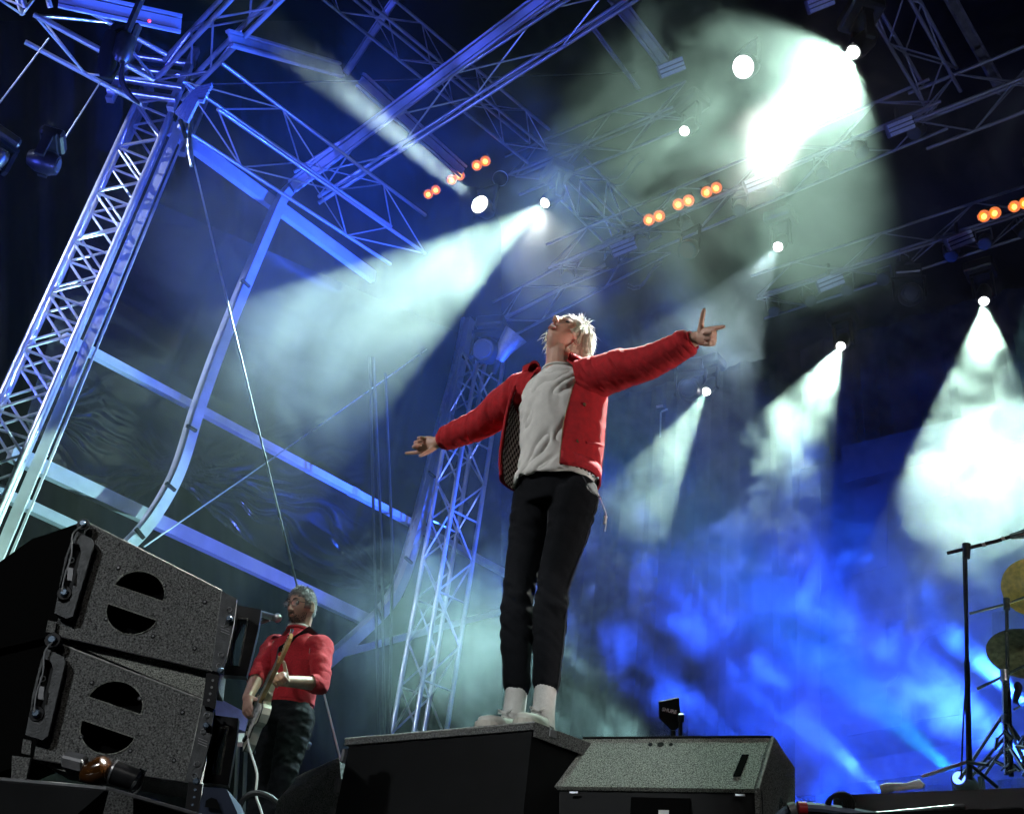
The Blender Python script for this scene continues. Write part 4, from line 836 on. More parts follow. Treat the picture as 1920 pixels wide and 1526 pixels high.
for (a, b) in (((1885, 1380), (1820, 1455)), ((1885, 1395), (1846, 1452)), ((1885, 1388), (1925, 1450)), ((1850, 1418), (1886, 1436)), ((1830, 1448), (1880, 1408))): obj('leg', MB().tube([dz(*a, 1.2), dz(*b, 1.2)], .013, 8), 'chrome', ht, True)
mk = thing('drum_microphone', dz(1908, 1300, 1.3), 'small black drum microphone on a chrome clip at the right edge', 'microphone')
obj('head', MB().ball(dz(1909, 1288, 1.3), (.028, .028, .04)), 'blackm', mk, True); obj('body', MB().tube([dz(1908, 1296, 1.3), dz(1904, 1318, 1.3)], [.024, .016], 10), 'blackm', mk, True); obj('clip', MB().tube([dz(1904, 1312, 1.3), dz(1912, 1324, 1.3), dz(1900, 1330, 1.3)], .008, 6), 'chrome', mk, True)
pd = thing('drum_pedal', dz(1905, 1440, 1.1), 'jumble of chrome drum pedal parts at the foot of the stands', 'pedal')
rr = random.Random(5)
for k in range(14):
    a = (rr.uniform(1862, 1925), rr.uniform(1385, 1450)); b = (a[0]+rr.uniform(-18, 18), a[1]+rr.uniform(-22, 14)); obj('linkage', MB().tube([dz(*a, 1.1), dz(*b, 1.1)], rr.uniform(.006, .014), 8), 'chrome', pd, True)
gm = thing('gobo_stand', pt(1240, 790, 13), 'tiny lit stand top sticking up in the dark behind the arm', 'stand')
obj('pole', MB().tube([pt(1238, 820, 13), pt(1239, 772, 13)], .012, 6), 'steel', gm, True); obj('cross_piece', MB().tube([pt(1231, 763, 13), pt(1243, 761, 13)], .018, 6), 'led', gm, True); obj('cross_piece', MB().tube([pt(1240, 772, 13), pt(1252, 767, 13)], .014, 6), 'led', gm, True)
# ------------------------------------------------------------------ people
def frame_from(f, up):
    f = f.normalized(); x = up.cross(f)*-1; x = f.cross(up).normalized(); z = x.cross(f).normalized(); return x, f, z
def head_mesh(mb, c, f, up, s=1.0, open_mouth=False):
    # x : the person's left, f : where the face points, z : crown
    x, y, z = frame_from(f, up); x = -x; n, m = 44, 32; rs = []
    for i in range(1, m):
        th = math.pi*i/m; ring = []
        for j in range(n):
            ph = 2*math.pi*j/n; X = math.sin(th)*math.sin(ph); Y = math.sin(th)*math.cos(ph); Z = -math.cos(th)
            fx = .077; fy = .098; fz = .120
            if Z < 0:
                k = -Z; fx *= 1-.30*k**1.4; 
                if Y > 0: fy *= 1+.06*k
                else: fy *= 1-.42*k
            px, py, pz_ = X*fx, Y*fy, Z*fz
            if Y > 0:
                fr = max(0, Y)**2*math.exp(-(X/.55)**2)
                g = lambda z0, w_: math.exp(-((Z-z0)/w_)**2)
                py += .010*fr*g(.16, .10)                      # brow
                py -= .010*g(-.0, .11)*Y*(math.exp(-((abs(X)-.36)/.2)**2))   # eye sockets
                py += .006*g(-.26, .2)*Y*math.exp(-((abs(X)-.48)/.2)**2)    # cheeks
                py += .008*fr*g(-.56, .09)                     # lips region
                py += .014*fr*g(-.86, .14)                     # chin
                py -= .005*fr*g(-.72, .06)
            ring.append(c+(x*px+y*py+z*pz_)*s)
        rs.append(ring)
    mb.rings(rs)
    P = lambda a, b, d: c+(x*a+y*b+z*d)*s
    mb.limb([P(0, .096, .012), P(0, .108, -.012), P(0, .120, -.036)], [.007*s, .009*s, .012*s], 8)      # nose
    for q in (-1, 1): mb.ball(P(q*.011, .108, -.040), .0085*s, n=8, m=6)
    mb.limb([P(-.019, .092, -.066), P(0, .099, -.064), P(.019, .092, -.066)], [.004*s, .006*s, .004*s], 8)
    if open_mouth: mb.limb([P(-.017, .088, -.083), P(0, .095, -.086), P(.017, .088, -.083)], [.004*s, .007*s, .004*s], 8)
    else: mb.limb([P(-.017, .091, -.076), P(0, .098, -.077), P(.017, .091, -.076)], [.004*s, .007*s, .004*s], 8)
    for q in (-1, 1):
        for k in range(8):
            a = k/7*math.pi*1.25-.3; mb.ball(P(q*(.079+.006*math.sin(a)), -.004-.017*math.sin(a), -.010+.029*math.cos(a)), .0062*s, n=6, m=5)
        mb.ball(P(q*.076, -.006, -.012), (.006*s, .014*s, .022*s), x, y, z, 8, 6)
    return P, (x, y, z)
def hand_mesh(mb, wrist, fwd, palm, thumb_side, curls, thumb, L=.185, s=1.0):
    # palm: direction the palm faces ; curls: five bend values (index..little) ; thumb : (direction vector mix)
    z = fwd.normalized(); x = thumb_side.normalized(); x = (x-z*x.dot(z)).normalized(); y = z.cross(x); y = y if y.dot(palm) > 0 else -y
    def P(a, b, d): return wrist+(x*a+y*b+z*d)*s
    mb.rings([[P(.032*k*math.cos(a), .017*h*math.sin(a), d) for a in [q*math.pi/6 for q in range(12)]] for d, k, h in ((-.02, .82, 1.25), (.0, .85, 1.2), (.02, 1.0, 1.1), (.05, 1.25, 1.0), (.08, 1.3, .9), (.095, 1.2, .7))])
    base = [(.031, .088), (.011, .094), (-.010, .090), (-.030, .080)]; ln = [.072, .080, .074, .058]; rr_ = [.0092, .0095, .009, .008]
    for (bx_, bz), l, r_, cu in zip(base, ln, rr_, curls):
        p = V((bx_, 0, bz)); ang = 0; pts = [V((bx_*.8, 0, bz-.03)), p]; 
        for seg, fr in ((.45, .9), (.31, 1.1), (.24, .75)):
            ang += cu*fr; p = p+V((bx_*.10*(1-cu*.5), math.sin(ang), math.cos(ang)))*l*seg; pts.append(p)
        mb.limb([P(*q) for q in pts], [r_*s*k for k in (1.1, 1.1, 1.05, .95, .78)], 8)
    tp_ = V((.026, .004, .022)); a, b, d = thumb; td = V((a, b, d)).normalized(); 
    mb.limb([P(*(tp_-td*.02)), P(*tp_), P(*(tp_+td*.040)), P(*(tp_+td*.062+V((0, .002, .006)))), P(*(tp_+td*.082+V((-.0, .004, .012))))], [.013*s, .0145*s, .0115*s, .0105*s, .0085*s], 8)
def ellring(c, X, Y, rx, ry, n=40, a0=0, a1=2*math.pi, fn=None):
    out = []
    closed = abs(a1-a0-2*math.pi) < 1e-6
    for k in range(n):
        a = a0+(a1-a0)*(k/n if closed else k/(n-1)); g = fn(a) if fn else 1
        out.append(c+X*(rx*g*math.sin(a))+Y*(ry*g*math.cos(a)))
    return out
def fold_noise(dirv, f1, f2, seed=0):
    d = dirv.normalized()
    def fn(co):
        h = co.dot(d); p = co-d*h; q = noise.noise(V((p.x*f2+seed, p.y*f2, h*f1+p.z*f2)))+.5*noise.noise(V((p.x*f2*2.1, p.y*f2*2.1+seed, h*f1*2.2)))
        return q
    return fn
# --- singer -------------------------------------------------------
sg = thing('person', V((pY(1000, 1345, 3.86).x, 3.86, ZT)), 'blond singer in open red jacket arms spread wide standing on the black box', 'person')
f = V((-.50, -.86, .0)).normalized(); lft = V((.86, -.50, 0)).normalized()      # facing, his left
pel = pY(1040, 925, 3.87); wst = pY(1040, 880, 3.86); che = pY(1048, 775, 3.82); shc = pY(1052, 706, 3.82); nck = pY(1048, 684, 3.80)
spine = (shc-pel).normalized()
hipL, hipR = pY(1080, 935, 3.80), pY(1003, 938, 3.94)
kneL, kneR = pY(1037, 1108, 3.88), pY(972, 1118, 3.97)
ankL, ankR = pY(1022, 1300, 3.95), pY(967, 1306, 4.03)
shL, shR = pY(1118, 698, 3.70), pY(982, 728, 3.93)
elL, wrL = pY(1215, 680, 3.52), pY(1303, 636, 3.36)
elR, wrR = pY(905, 792, 4.10), pY(824, 828, 4.26)
print('thigh', (hipL-kneL).length, (hipR-kneR).length, 'shin', (kneL-ankL).length, (kneR-ankR).length, 'uarm', (shL-elL).length, (shR-elR).length, 'farm', (elL-wrL).length, (elR-wrR).length, 'torso', (shc-pel).length, 'sh', (shL-shR).length, 'ankz', ankL.z-ZT, ankR.z-ZT)
body = MB()
hc_ = pY(1060, 637, 3.80); hf = V((-.36, -.72, .58)).normalized(); hup = V((.50, .30, .78))
P_, (hx, hy, hz) = head_mesh(body, hc_, hf, hup, .95, True)
body.limb([nck-spine*.05, nck+V((0, .0, .01)), hc_-hz*.05-hy*.02], [.068, .060, .058], 14)
body.rings([ellring(pel, lft, f, .15, .11, 24), ellring(wst, lft, f, .14, .10, 24), ellring(che, lft, f, .165, .115, 24), ellring(shc-spine*.08, lft, f, .14, .085, 24), ellring(shc-spine*.02, lft, f, .085, .062, 24), ellring(nck, lft, f, .055, .055, 24)])
body.limb([shL-lft*.04, elL, wrL], [.055, .042, .030], 12); body.limb([shR+lft*.04, elR, wrR], [.055, .042, .030], 12)
for h_, k_, a_ in ((hipL, kneL, ankL), (hipR, kneR, ankR)): body.limb([h_, k_, a_, a_-ZED*.05], [.070, .040, .032, .036], 12)
# left hand (image right): index points outwards, thumb up
fw_ = (pY(1370, 622, 3.24)-wrL).normalized(); fw_ = (pY(1345, 632, 3.27)-wrL).normalized(); upi = (pY(1300, 580, 3.30)-pY(1312, 636, 3.34)).normalized()
hand_mesh(body, wrL+(wrL-elL).normalized()*.012, fw_, V((-.1, .5, -.6)), upi, [.12, 1.35, 1.45, 1.5], (1, .1, .25), s=1.0)
fr_ = (pY(775, 836, 4.32)-wrR).normalized(); upr = (pY(800, 812, 4.28)-pY(805, 845, 4.30)).normalized()
hand_mesh(body, wrR+(wrR-elR).normalized()*.012, fr_, V((.1, -.6, .2)), -upr, [.15, 1.3, 1.4, 1.45], (.6, .9, .3), s=1.0)
fuse('body', body, 'skin', sg, .0042, 2)
# face details
for q in (-1, 1):
    obj('eye', MB().ball(P_(q*.031, .078, .006), .0125), 'dark', sg, True)
    obj('eyebrow', MB().limb([P_(q*.014, .104, .026), P_(q*.032, .101, .032), P_(q*.050, .088, .026)], [.003, .0042, .002], 6), 'greyhair', sg, True)
obj('lips', MB().limb([P_(-.020, .087, -.068), P_(-.008, .098, -.064), P_(.008, .098, -.064), P_(.020, .087, -.068)], [.003, .0048, .0048, .003], 8), 'lips', sg, True)
obj('lips', MB().limb([P_(-.018, .084, -.080), P_(0, .094, -.087), P_(.018, .084, -.080)], [.003, .0055, .003], 8), 'lips', sg, True)
obj('teeth', MB().limb([P_(-.015, .087, -.073), P_(0, .096, -.073), P_(.015, .087, -.073)], [.004, .0050, .004], 8), 'teeth', sg, True)
def hair(name, P, axes, m, n, lenf, parent, spread, r0=.0022, cap=1.04, seed=1, region=None, fall=V((0, 0, -1))):
    hx, hy, hz = axes; rn = random.Random(seed); mb = MB(); o = P(0, 0, 0); s = (P(0, 0, 1)-o).length
    cp = MB(); rs = []
    for i in range(1, 16):
        th = math.pi*i/16; rs.append([P(.077*cap*math.sin(th)*math.sin(a), min(.098*cap*math.sin(th)*math.cos(a), .060+.12*max(0, -math.cos(th)-0.2)) if -math.cos(th) < .95 else .098*cap*math.sin(th)*math.cos(a), -.120*cap*math.cos(th)) for a in [q*2*math.pi/24 for q in range(24)]])
    rs = rs[6:]
    mb.rings(rs, True, True)
    k = 0
    while k < n:
        X, Y, Z = rn.gauss(0, 1), rn.gauss(0, 1), rn.gauss(0, 1); l = math.sqrt(X*X+Y*Y+Z*Z); X /= l; Y /= l; Z /= l
        if not region(X, Y, Z): continue
        k += 1
        p = P(X*.078, Y*.098, Z*.121); nrm = (hx*X+hy*Y+hz*Z).normalized(); L = lenf(X, Y, Z)*rn.uniform(.6, 1.25)*s
        whorl = P(0, -.02, .12); t1 = (p-whorl); t1 = (t1-nrm*t1.dot(nrm)); t1 = t1.normalized() if t1.length > 1e-4 else hy
        d = (nrm*spread+t1*1.0+V([rn.gauss(0, .22) for _ in range(3)])).normalized(); pts = [p]; q = p
        for j in range(4):
            q = q+d*(L/4); pts.append(q); rad = (q-o); rad2 = V((rad.dot(hx)/.08, rad.dot(hy)/.10, rad.dot(hz)/.123))/s
            nn = (hx*rad2.x+hy*rad2.y+hz*rad2.z).normalized()
            d = (d+fall*.32-nn*.20+V([rn.gauss(0, .10) for _ in range(3)]))
            if rad2.length < 1.06: d = d-nn*min(0, d.dot(nn))*1.15
            d.normalize()
        rr_ = r0*rn.uniform(.7, 1.5); mb.tube(pts, [rr_, rr_*1.3, rr_*1.1, rr_*.7, rr_*.15], 3, False)
    return obj(name, mb, m, parent, True, 0)
hair('hair', P_, (hx, hy, hz), 'blond', 4200, lambda X, Y, Z: (.10 if Y < .2 else .06)*(.4 if X > .1 and Z < .3 else 1)*(.4 if X < -.1 and Z < .3 else 1), sg, .30, .0014, 1.05, 3,
     lambda X, Y, Z: (Y > .3 and Z > .62) or (-.1 < Y <= .3 and Z > .05+Y) or (Y <= -.1 and Z > -.5), fall=V((.10, .05, -1)))
# shirt
def tring(c, rx, ry, n=64, tw=0, **k): return ellring(c, lft, f, rx, ry, n, **k)
sm_ = MB(); rs = []
for t_, rx, ry in ((-.17, .168, .130), (-.08, .164, .126), (0, .154, .116), (.12, .146, .110), (.3, .150, .116), (.5, .158, .124), (.7, .165, .126), (.85, .160, .112), (.93, .125, .094), (.98, .098, .084), (1.01, .082, .078), (1.03, .077, .075)):
    c = wst.lerp(shc, t_) if t_ <= 1 else shc.lerp(nck, (t_-1)/.09*.75)
    c = c + f*(.012*math.sin(min(1, max(0, t_))*math.pi)); rs.append(tring(c, rx, ry))
sm_.rings(rs, True, False)
def shirt_fn(co):
    wc = co+WM[sg.name].translation; h = (wc-wst).dot(spine); l_ = (wc-wst).dot(lft)
    a = (.9-abs(noise.noise(V((l_*6+h*4, h*11-l_*13, 1.5))))*2.6)+.55*noise.noise(V((l_*12, h*34-l_*22, 4)))+.5*noise.noise(V((l_*9, h*20+l_*14, 8)))
    return min(a*1.9, .75)*max(0, min(1, (.50-h)/.16))
me, b_ = evalmesh(sm_, [('SUBSURF', dict(levels=2, render_levels=2)), ('SOLIDIFY', dict(thickness=.003, offset=-1))], M['shirt'], 'shirt', sg); wrinkle(me, .010, shirt_fn); shirt = link('shirt', me, sg, b_)
ncr = MB(); nc_ = tring(shc.lerp(nck, .25)+f*.004, .078, .076, 32); ncr.tube([p_ for p_ in nc_]+[nc_[0]], .007, 6, False); obj('neckband', ncr, 'shirt', shirt, True)
# jacket : open shell, a is measured from the facing direction, his left positive
def flare(k_):
    def fn(a):
        e = math.exp(-((a-A0)/.30)**2)*k_[0]+math.exp(-((a-A1)/.55)**2)*k_[1]
        return 1+e
    return fn
A0, A1 = R(26), R(306)
jr = []; lay = ((-.13, .190, .150, (.02, .24)), (-.02, .192, .152, (.02, .28)), (.12, .196, .150, (.02, .28)), (.30, .200, .152, (.0, .24)), (.5, .202, .150, (.0, .20)), (.7, .205, .146, (.0, .14)), (.84, .208, .130, (.0, .08)), (.94, .180, .112, (.0, .04)), (1.01, .125, .096, (.0, .02)), (1.06, .085, .084, (.04, .04)))
def jlayer(off=0, fl=1):
    out = []
    for t_, rx, ry, k_ in lay:
        c = wst.lerp(shc, min(t_, 1)) if t_ <= 1 else shc.lerp(nck, (t_-1)/.09*.8)
        out.append(ellring(c-f*.006, lft, f, rx+off, ry+off, 72, A0+R(20)*max(0, t_-.25), A1+R(0), flare(k_)))
    return out
jm = MB(); jm.rings(jlayer(), False, False)
def sleeve(mb, pts, rads, n=28, el=1):
    # smooth the path
    P3 = []; R3 = []
    for i in range(len(pts)-1):
        for j in range(6):
            t_ = j/6; a = pts[max(i-1, 0)]; b = pts[i]; c = pts[i+1]; d_ = pts[min(i+2, len(pts)-1)]
            P3.append(.5*((2*b)+(-a+c)*t_+(2*a-5*b+4*c-d_)*t_*t_+(-a+3*b-3*c+d_)*t_**3)); R3.append(rads[i]*(1-t_)+rads[i+1]*t_)
    P3.append(pts[-1]); R3.append(rads[-1]); mb.tube(P3, R3, n, False, el)
def jfn(co):
    wc = co+WM[sg.name].translation; h = wc.z
    return 1.2*noise.noise(V((wc.x*13, wc.y*13, h*4+wc.x*5)))+.45*noise.noise(V((wc.x*16+h*9, wc.y*14, h*24+wc.x*12)))
me, b_ = evalmesh(jm, [('SUBSURF', dict(levels=2, render_levels=2)), ('SOLIDIFY', dict(thickness=.006, offset=1))], M['red'], 'jacket', sg); wrinkle(me, .007, jfn); jk = link('jacket', me, sg, b_)
for nm, sh_, el_, wr_, inn in (('left', shL, elL, wrL, -lft), ('right', shR, elR, wrR, lft)):
    sl_ = MB(); w2 = wr_-(wr_-el_).normalized()*.015
    sleeve(sl_, [sh_+inn*.07-spine*.035, sh_-spine*.025, sh_.lerp(el_, .5)-ZED*.008, el_, el_.lerp(w2, .55), w2.lerp(el_, .12), w2], [.098, .093, .084, .073, .063, .058, .042])
    ax_ = (wr_-sh_).normalized()
    def sfn(co, ax=ax_):
        wc = co+WM[sg.name].translation; h = wc.dot(ax); p = wc-ax*h
        return 1.1*noise.noise(V((p.x*8, p.y*8, h*24+p.z*16)))+.6*noise.noise(V((p.x*10, p.z*12, h*50+p.z*20)))
    me, b_ = evalmesh(sl_, [('SUBSURF', dict(levels=2, render_levels=2)), ('SOLIDIFY', dict(thickness=.004, offset=-1))], M['red'], 'sleeve', sg); wrinkle(me, .0068, sfn); o = link('sleeve', me, jk, b_)
    obj('cuff', MB().tube([w2-(wr_-el_).normalized()*.035, w2-(wr_-el_).normalized()*.03, w2+(wr_-el_).normalized()*.008, w2+(wr_-el_).normalized()*.010], [.046, .044, .040, .036], 24, False), 'redrib', jk, True)
# lining with checks
ln = MB(); LL = jlayer(-.008)
ln.rings([r_[:] for r_ in LL[:-1]], False, False)
me, b_ = mesh_from('lining', ln, M['check'], True), WM[sg.name]
me.transform(b_.inverted()); uvl = me.uv_layers.new(name='uv'); nn = 72
for poly_ in me.polygons:
    for li in poly_.loop_indices:
        vi = me.loops[li].vertex_index; i, j = divmod(vi, nn); uvl.data[li].uv = (j/nn*78, i*4.6)
wrinkle(me, .005, jfn); lno = link('lining', me, jk, b_)
# hem band, zip edges, collar, buttons
def strip(idx, layers, r_, m_, name):
    return obj(name, MB().tube([LJ[k][idx] for k in layers], r_, 6), m_, jk, True)
LJ = jlayer(.004); 
hb_ = MB(); hb_.rings([[p-spine*.0 for p in LJ[0]], [p+spine*.055 for p in jlayer(.006)[0]]], False, False)
me, b_ = evalmesh(hb_, [('SOLIDIFY', dict(thickness=.010, offset=0))], M['redrib'], 'hem_band', sg); link('hem_band', me, jk, b_)
strip(0, range(len(lay)), .004, 'redrib', 'zip_edge'); strip(71, range(len(lay)), .005, 'redrib', 'zip_edge')
cl_ = MB(); top = jlayer(.004)[-1]; cc0 = shc.lerp(nck, .6); cl_.rings([top, [p+spine*.028+(p-cc0).normalized()*.016 for p in top], [p+spine*.022+(p-cc0).normalized()*.040 for p in top], [p-spine*.012+(p-cc0).normalized()*.052 for p in top]], False, False)
me, b_ = evalmesh(cl_, [('SUBSURF', dict(levels=1, render_levels=1)), ('SOLIDIFY', dict(thickness=.005, offset=0))], M['redrib'], 'collar', sg); wrinkle(me, .004, jfn); link('collar', me, jk, b_)
tagp = pY(988, 690, 3.86); obj('collar_tab', MB().box(tagp, (.045, .012, .04), (lft+ZED*.3).normalized(), f, ZED, bev=.004), 'red', jk)
for sgn in (1, -1):
    pa = [LJ[2][8+k_*3]+(LJ[2][8+k_*3]-wst).normalized()*.004 for k_ in range(5)] if sgn > 0 else [LJ[2][62-k_*2]+(LJ[2][62-k_*2]-wst).normalized()*.004 for k_ in range(5)]
    obj('pocket_welt', MB().tube([p+spine*(.012*k_) for k_, p in enumerate(pa)], .006, 6, True, .6), 'redrib', jk, True)
obj('side_seam', MB().tube([LJ[k_][20]+(LJ[k_][20]-wst.lerp(shc, min(1, lay[k_][0]))).normalized()*.001 for k_ in range(1, 7)], .003, 5), 'redrib', jk, True)
obj('zip_teeth', MB().tube([LJ[k_][0]+f*.004 for k_ in range(0, 8)], .0022, 5), 'brassd', jk, True)
for k in (2, 4, 6): 
    pp = LJ[k][5]; obj('button', MB().disc(pp+(pp-che).normalized()*.004, (pp-wst.lerp(shc, lay[k][0])).normalized(), .008, 10, .004), 'brassd', jk)
# jeans
jn = MB()
for h_, k_, a_ in ((hipL, kneL, ankL), (hipR, kneR, ankR)):
    cf = h_.lerp(k_, .45)+V((0, -.01, 0)); calf = k_.lerp(a_, .35)+V((0.0, .012, 0))
    jn.limb([h_+ZED*.01, cf, k_+ZED*.06, k_, calf, a_.lerp(k_, .30), a_+ZED*.045], [.096, .083, .067, .065, .067, .056, .055], 20)
jn.rings([ellring(pel-spine*.07, lft, f, .155, .105, 30), ellring(pel, lft, f, .157, .114, 30), ellring(wst-spine*.02, lft, f, .153, .113, 30), ellring(wst+spine*.03, lft, f, .148, .110, 30)])
jn.limb([hipL-lft*.02+ V((0, .03, .0)), hipL-ZED*.05+V((0, .04, 0))-lft*.03], [.09, .08], 14); jn.limb([hipR+lft*.02+V((0, .03, 0)), hipR-ZED*.05+V((0, .04, 0))+lft*.03], [.09, .08], 14)
def jeanfn(co):
    h = co.z; a = noise.noise(V((co.x*11, co.y*11, h*20)))+.8*noise.noise(V((co.x*18+h*14, co.y*16, h*36+co.x*22)))
    kn = math.exp(-((h-.50)/.11)**2)+.9*math.exp(-((h-.12)/.07)**2)+.5*math.exp(-((h-.86)/.07)**2)
    return a*(.25+1.1*kn)
jo = fuse('jeans', jn, 'denim', sg, .0060, 4, (.0095, jeanfn))
for h_, k_, a_, q in ((hipL, kneL, ankL, 1),):
    obj('side_seam', MB().tube([h_+lft*.10, h_.lerp(k_, .5)+lft*.088, k_+lft*.066, k_.lerp(a_, .5)+lft*.062, a_+lft*.052], .0026, 5), 'seam', jo, True)
obj('inner_seam', MB().tube([pel-spine*.10+f*.05, hipL.lerp(kneL, .35)-lft*.083+f*.02, kneL-lft*.064, kneL.lerp(ankL, .5)-lft*.060], .003, 5), 'seam', jo, True)
obj('pocket_seam', MB().tube([hipL+lft*.06+f*.085+ZED*.05, hipL+lft*.085+f*.05+ZED*.0, hipL+lft*.105+f*.0-ZED*.005], .0026, 5), 'seam', jo, True)
for k in range(3): obj('rivet', MB().ball(hipL+lft*(.08+.012*k)+f*(.075-.02*k)+ZED*.062, .005, n=8, m=6), 'steel', jo, True)
obj('belt', MB().tube([p_ for p_ in ellring(wst-spine*.03, lft, f, .150, .108, 40)]+[ellring(wst-spine*.03, lft, f, .150, .108, 40)[0]], .007, 6, False), 'black', jo, True)
wp = pY(1124, 925, 3.95); wr_ = thing('belt_pack', wp, 'small white cable and plug dangling behind the singer belt', 'cable')
obj('cable', MB().tube([pY(*q, 3.95) for q in smoothpx([(1120, 922), (1130, 945), (1137, 968), (1134, 996)], 4)], .0028, 6), 'cotton', wr_, True); obj('plug', MB().tube([pY(1136, 968, 3.95), pY(1133, 982, 3.95)], [.008, .006], 8), 'white', wr_, True)
# socks and shoes
for a_, toe, lab in ((ankL, pY(988, 1352, 3.80), 'l'), (ankR, pY(929, 1352, 3.93), 'r')):
    fo = V((toe.x-a_.x, toe.y-a_.y, 0)).normalized(); sd2 = fo.cross(ZED)
    g_ = V((a_.x, a_.y, ZT+.03))
    sk = MB(); N_ = 40; rs = []
    for z_, r_ in ((.235, .040), (.19, .041), (.14, .041), (.10, .044), (.06, .050)):
        c = V((a_.x, a_.y, ZT+z_)); rs.append([c+(fo*math.cos(b2)*1.12+sd2*math.sin(b2))*(r_*(1+.035*(k % 2))) for k, b2 in enumerate([q*2*math.pi/N_ for q in range(N_)])])
    obj('sock', sk.rings(rs), 'cotton', sg, True, 60)
    # shoe: sections from heel to toe  (pos, halfwidth, height)
    sh = MB(); rs = []
    for x_, w_, h_ in ((-.078, .012, .050), (-.070, .028, .074), (-.045, .035, .084), (-.01, .036, .084), (.03, .037, .076), (.07, .040, .062), (.11, .045, .050), (.15, .046, .043), (.18, .040, .038), (.20, .028, .030), (.208, .010, .022)):
        c = V((a_.x, a_.y, ZT+.022))+fo*x_; ring = []
        for k in range(20):
            b2 = k*2*math.pi/20; cx, cz = math.cos(b2), math.sin(b2); ring.append(c+sd2*(w_*math.copysign(abs(cx)**.75, cx))+ZED*(h_*.5*(1+math.copysign(abs(cz)**.8, cz))))
        rs.append(ring)
    so = obj('shoe', sh.rings(rs), 'shoe', sg, True, 0); wr2 = fold_noise(fo, 30, 20, 2); wrinkle(so.data, .004, wr2)
    ol = [(-.085, .020), (-.075, .034), (-.04, .041), (.02, .042), (.09, .049), (.14, .054), (.18, .048), (.205, .034), (.217, .014)]
    op = [V((a_.x, a_.y, ZT+.002))+fo*x_+sd2*w_ for x_, w_ in ol]+[V((a_.x, a_.y, ZT+.002))+fo*x_-sd2*w_ for x_, w_ in ol[::-1]]
    obj('sole', MB().prism(op, ZED*.026), 'sole', so)
    for k in range(5):
        x_ = .05+.022*k; z_ = .094-.011*k; c = V((a_.x, a_.y, ZT+z_))+fo*x_; obj('lace', MB().tube([c-sd2*.03-ZED*.008, c+ZED*.006, c+sd2*.03-ZED*.008], .0042, 6), 'cotton', so, True)
    c = V((a_.x, a_.y, ZT+.106))+fo*.045; obj('lace_bow', MB().tube([c, c+fo*.02+sd2*.03+ZED*.012, c+fo*.035+sd2*.02-ZED*.006, c, c+fo*.02-sd2*.03+ZED*.012, c+fo*.04-sd2*.02-ZED*.006, c], .0035, 6), 'cotton', so, True)
    obj('heel_tab', MB().box(V((a_.x, a_.y, ZT+.115))-fo*.060, (.012, .04, .03), fo, sd2, ZED, bev=.004), 'shoe', so)

# --- guitarist -----------------------------------------------------
gy = 5.95
gp_ = thing('person', V((pY(535, 1330, gy).x, gy, 2.0)), 'grey haired guitarist with glasses in a red sweater looking down at his guitar', 'person')
gf = V((-.55, -.83, 0)).normalized(); gl = V((.83, -.55, 0)).normalized()
gpel = pY(536, 1345, gy); gw = pY(540, 1318, gy); gch = pY(552, 1240, gy-.02); gsh = pY(560, 1192, gy-.04); gnk = pY(563, 1178, gy-.04); gsp = (gsh-gpel).normalized()
gsL, gsR = pY(602, 1206, gy-.14), pY(516, 1206, gy+.08)
geL, gwL = pY(600, 1282, gy-.30), pY(531, 1276, gy-.50)
geR, gwR = pY(484, 1266, gy-.10), pY(464, 1308, gy-.30)
ghL, ghR = pY(556, 1352, gy-.06), pY(520, 1350, gy+.08); gkL, gkR = pY(532, 1450, gy-.12), pY(500, 1455, gy+.0)
gaL, gaR = V((gkL.x-.02, gy, 2.1)), V((gkR.x-.02, gy+.1, 2.1))
print('G thigh', (ghL-gkL).length, 'torso', (gsh-gpel).length, 'uarm', (gsL-geL).length, (gsR-geR).length, 'farm', (geL-gwL).length, (geR-gwR).length, 'kz', gkL.z, 'sh', (gsL-gsR).length)
gb = MB(); ghc = pY(566, 1137, gy-.08); ghf = V((-.50, -.80, -.22)); ghu = V((-.10, -.12, 1))
GP, gax = head_mesh(gb, ghc, ghf, ghu, .92)
gb.limb([gsh, gnk, ghc-gax[2]*.06-gax[1]*.02], [.06, .056, .054], 12)
gb.rings([ellring(gpel, gl, gf, .15, .10, 20), ellring(gch, gl, gf, .16, .11, 20), ellring(gsh-gsp*.04, gl, gf, .16, .09, 20), ellring(gsh, gl, gf, .09, .07, 20)])
gb.limb([gsL-gl*.03, geL, gwL], [.05, .043, .028], 12); gb.limb([gsR+gl*.03, geR, gwR], [.05, .043, .028], 12)
for a, b, c in ((ghL, gkL, gaL), (ghR, gkR, gaR)): gb.limb([a, b, c], [.08, .055, .045], 12)
GB, GH = pY(487, 1338, gy-.36), pY(556, 1196, gy-.95)      # guitar body centre, headstock
ga = (GH-GB).normalized(); gnrm = V((-.62, -.72, .18)); gnrm = (gnrm-ga*gnrm.dot(ga)).normalized(); gx = ga.cross(gnrm).normalized()
if gx.z > 0: gx = -gx
nk = GB+ga*.34
hand_mesh(gb, gwL, (nk-gwL).normalized()+ga*.15+gnrm*.3, -gnrm, ga, [1.15, 1.2, 1.2, 1.1], (.5, -.8, .6), s=1.0)
hand_mesh(gb, gwR, (GB+gnrm*.06-ga*.02-gwR).normalized(), -gnrm, gx*-1, [.5, .6, .65, .7], (.5, .5, .6), s=1.0)
fuse('body', gb, 'skin2', gp_, .0050, 2)
for q in (-1, 1):
    obj('eye', MB().ball(GP(q*.031, .080, .004), .012), 'dark', gp_, True); obj('eyebrow', MB().limb([GP(q*.014, .104, .028), GP(q*.032, .102, .033), GP(q*.050, .09, .026)], [.003, .004, .002], 6), 'beard', gp_, True)
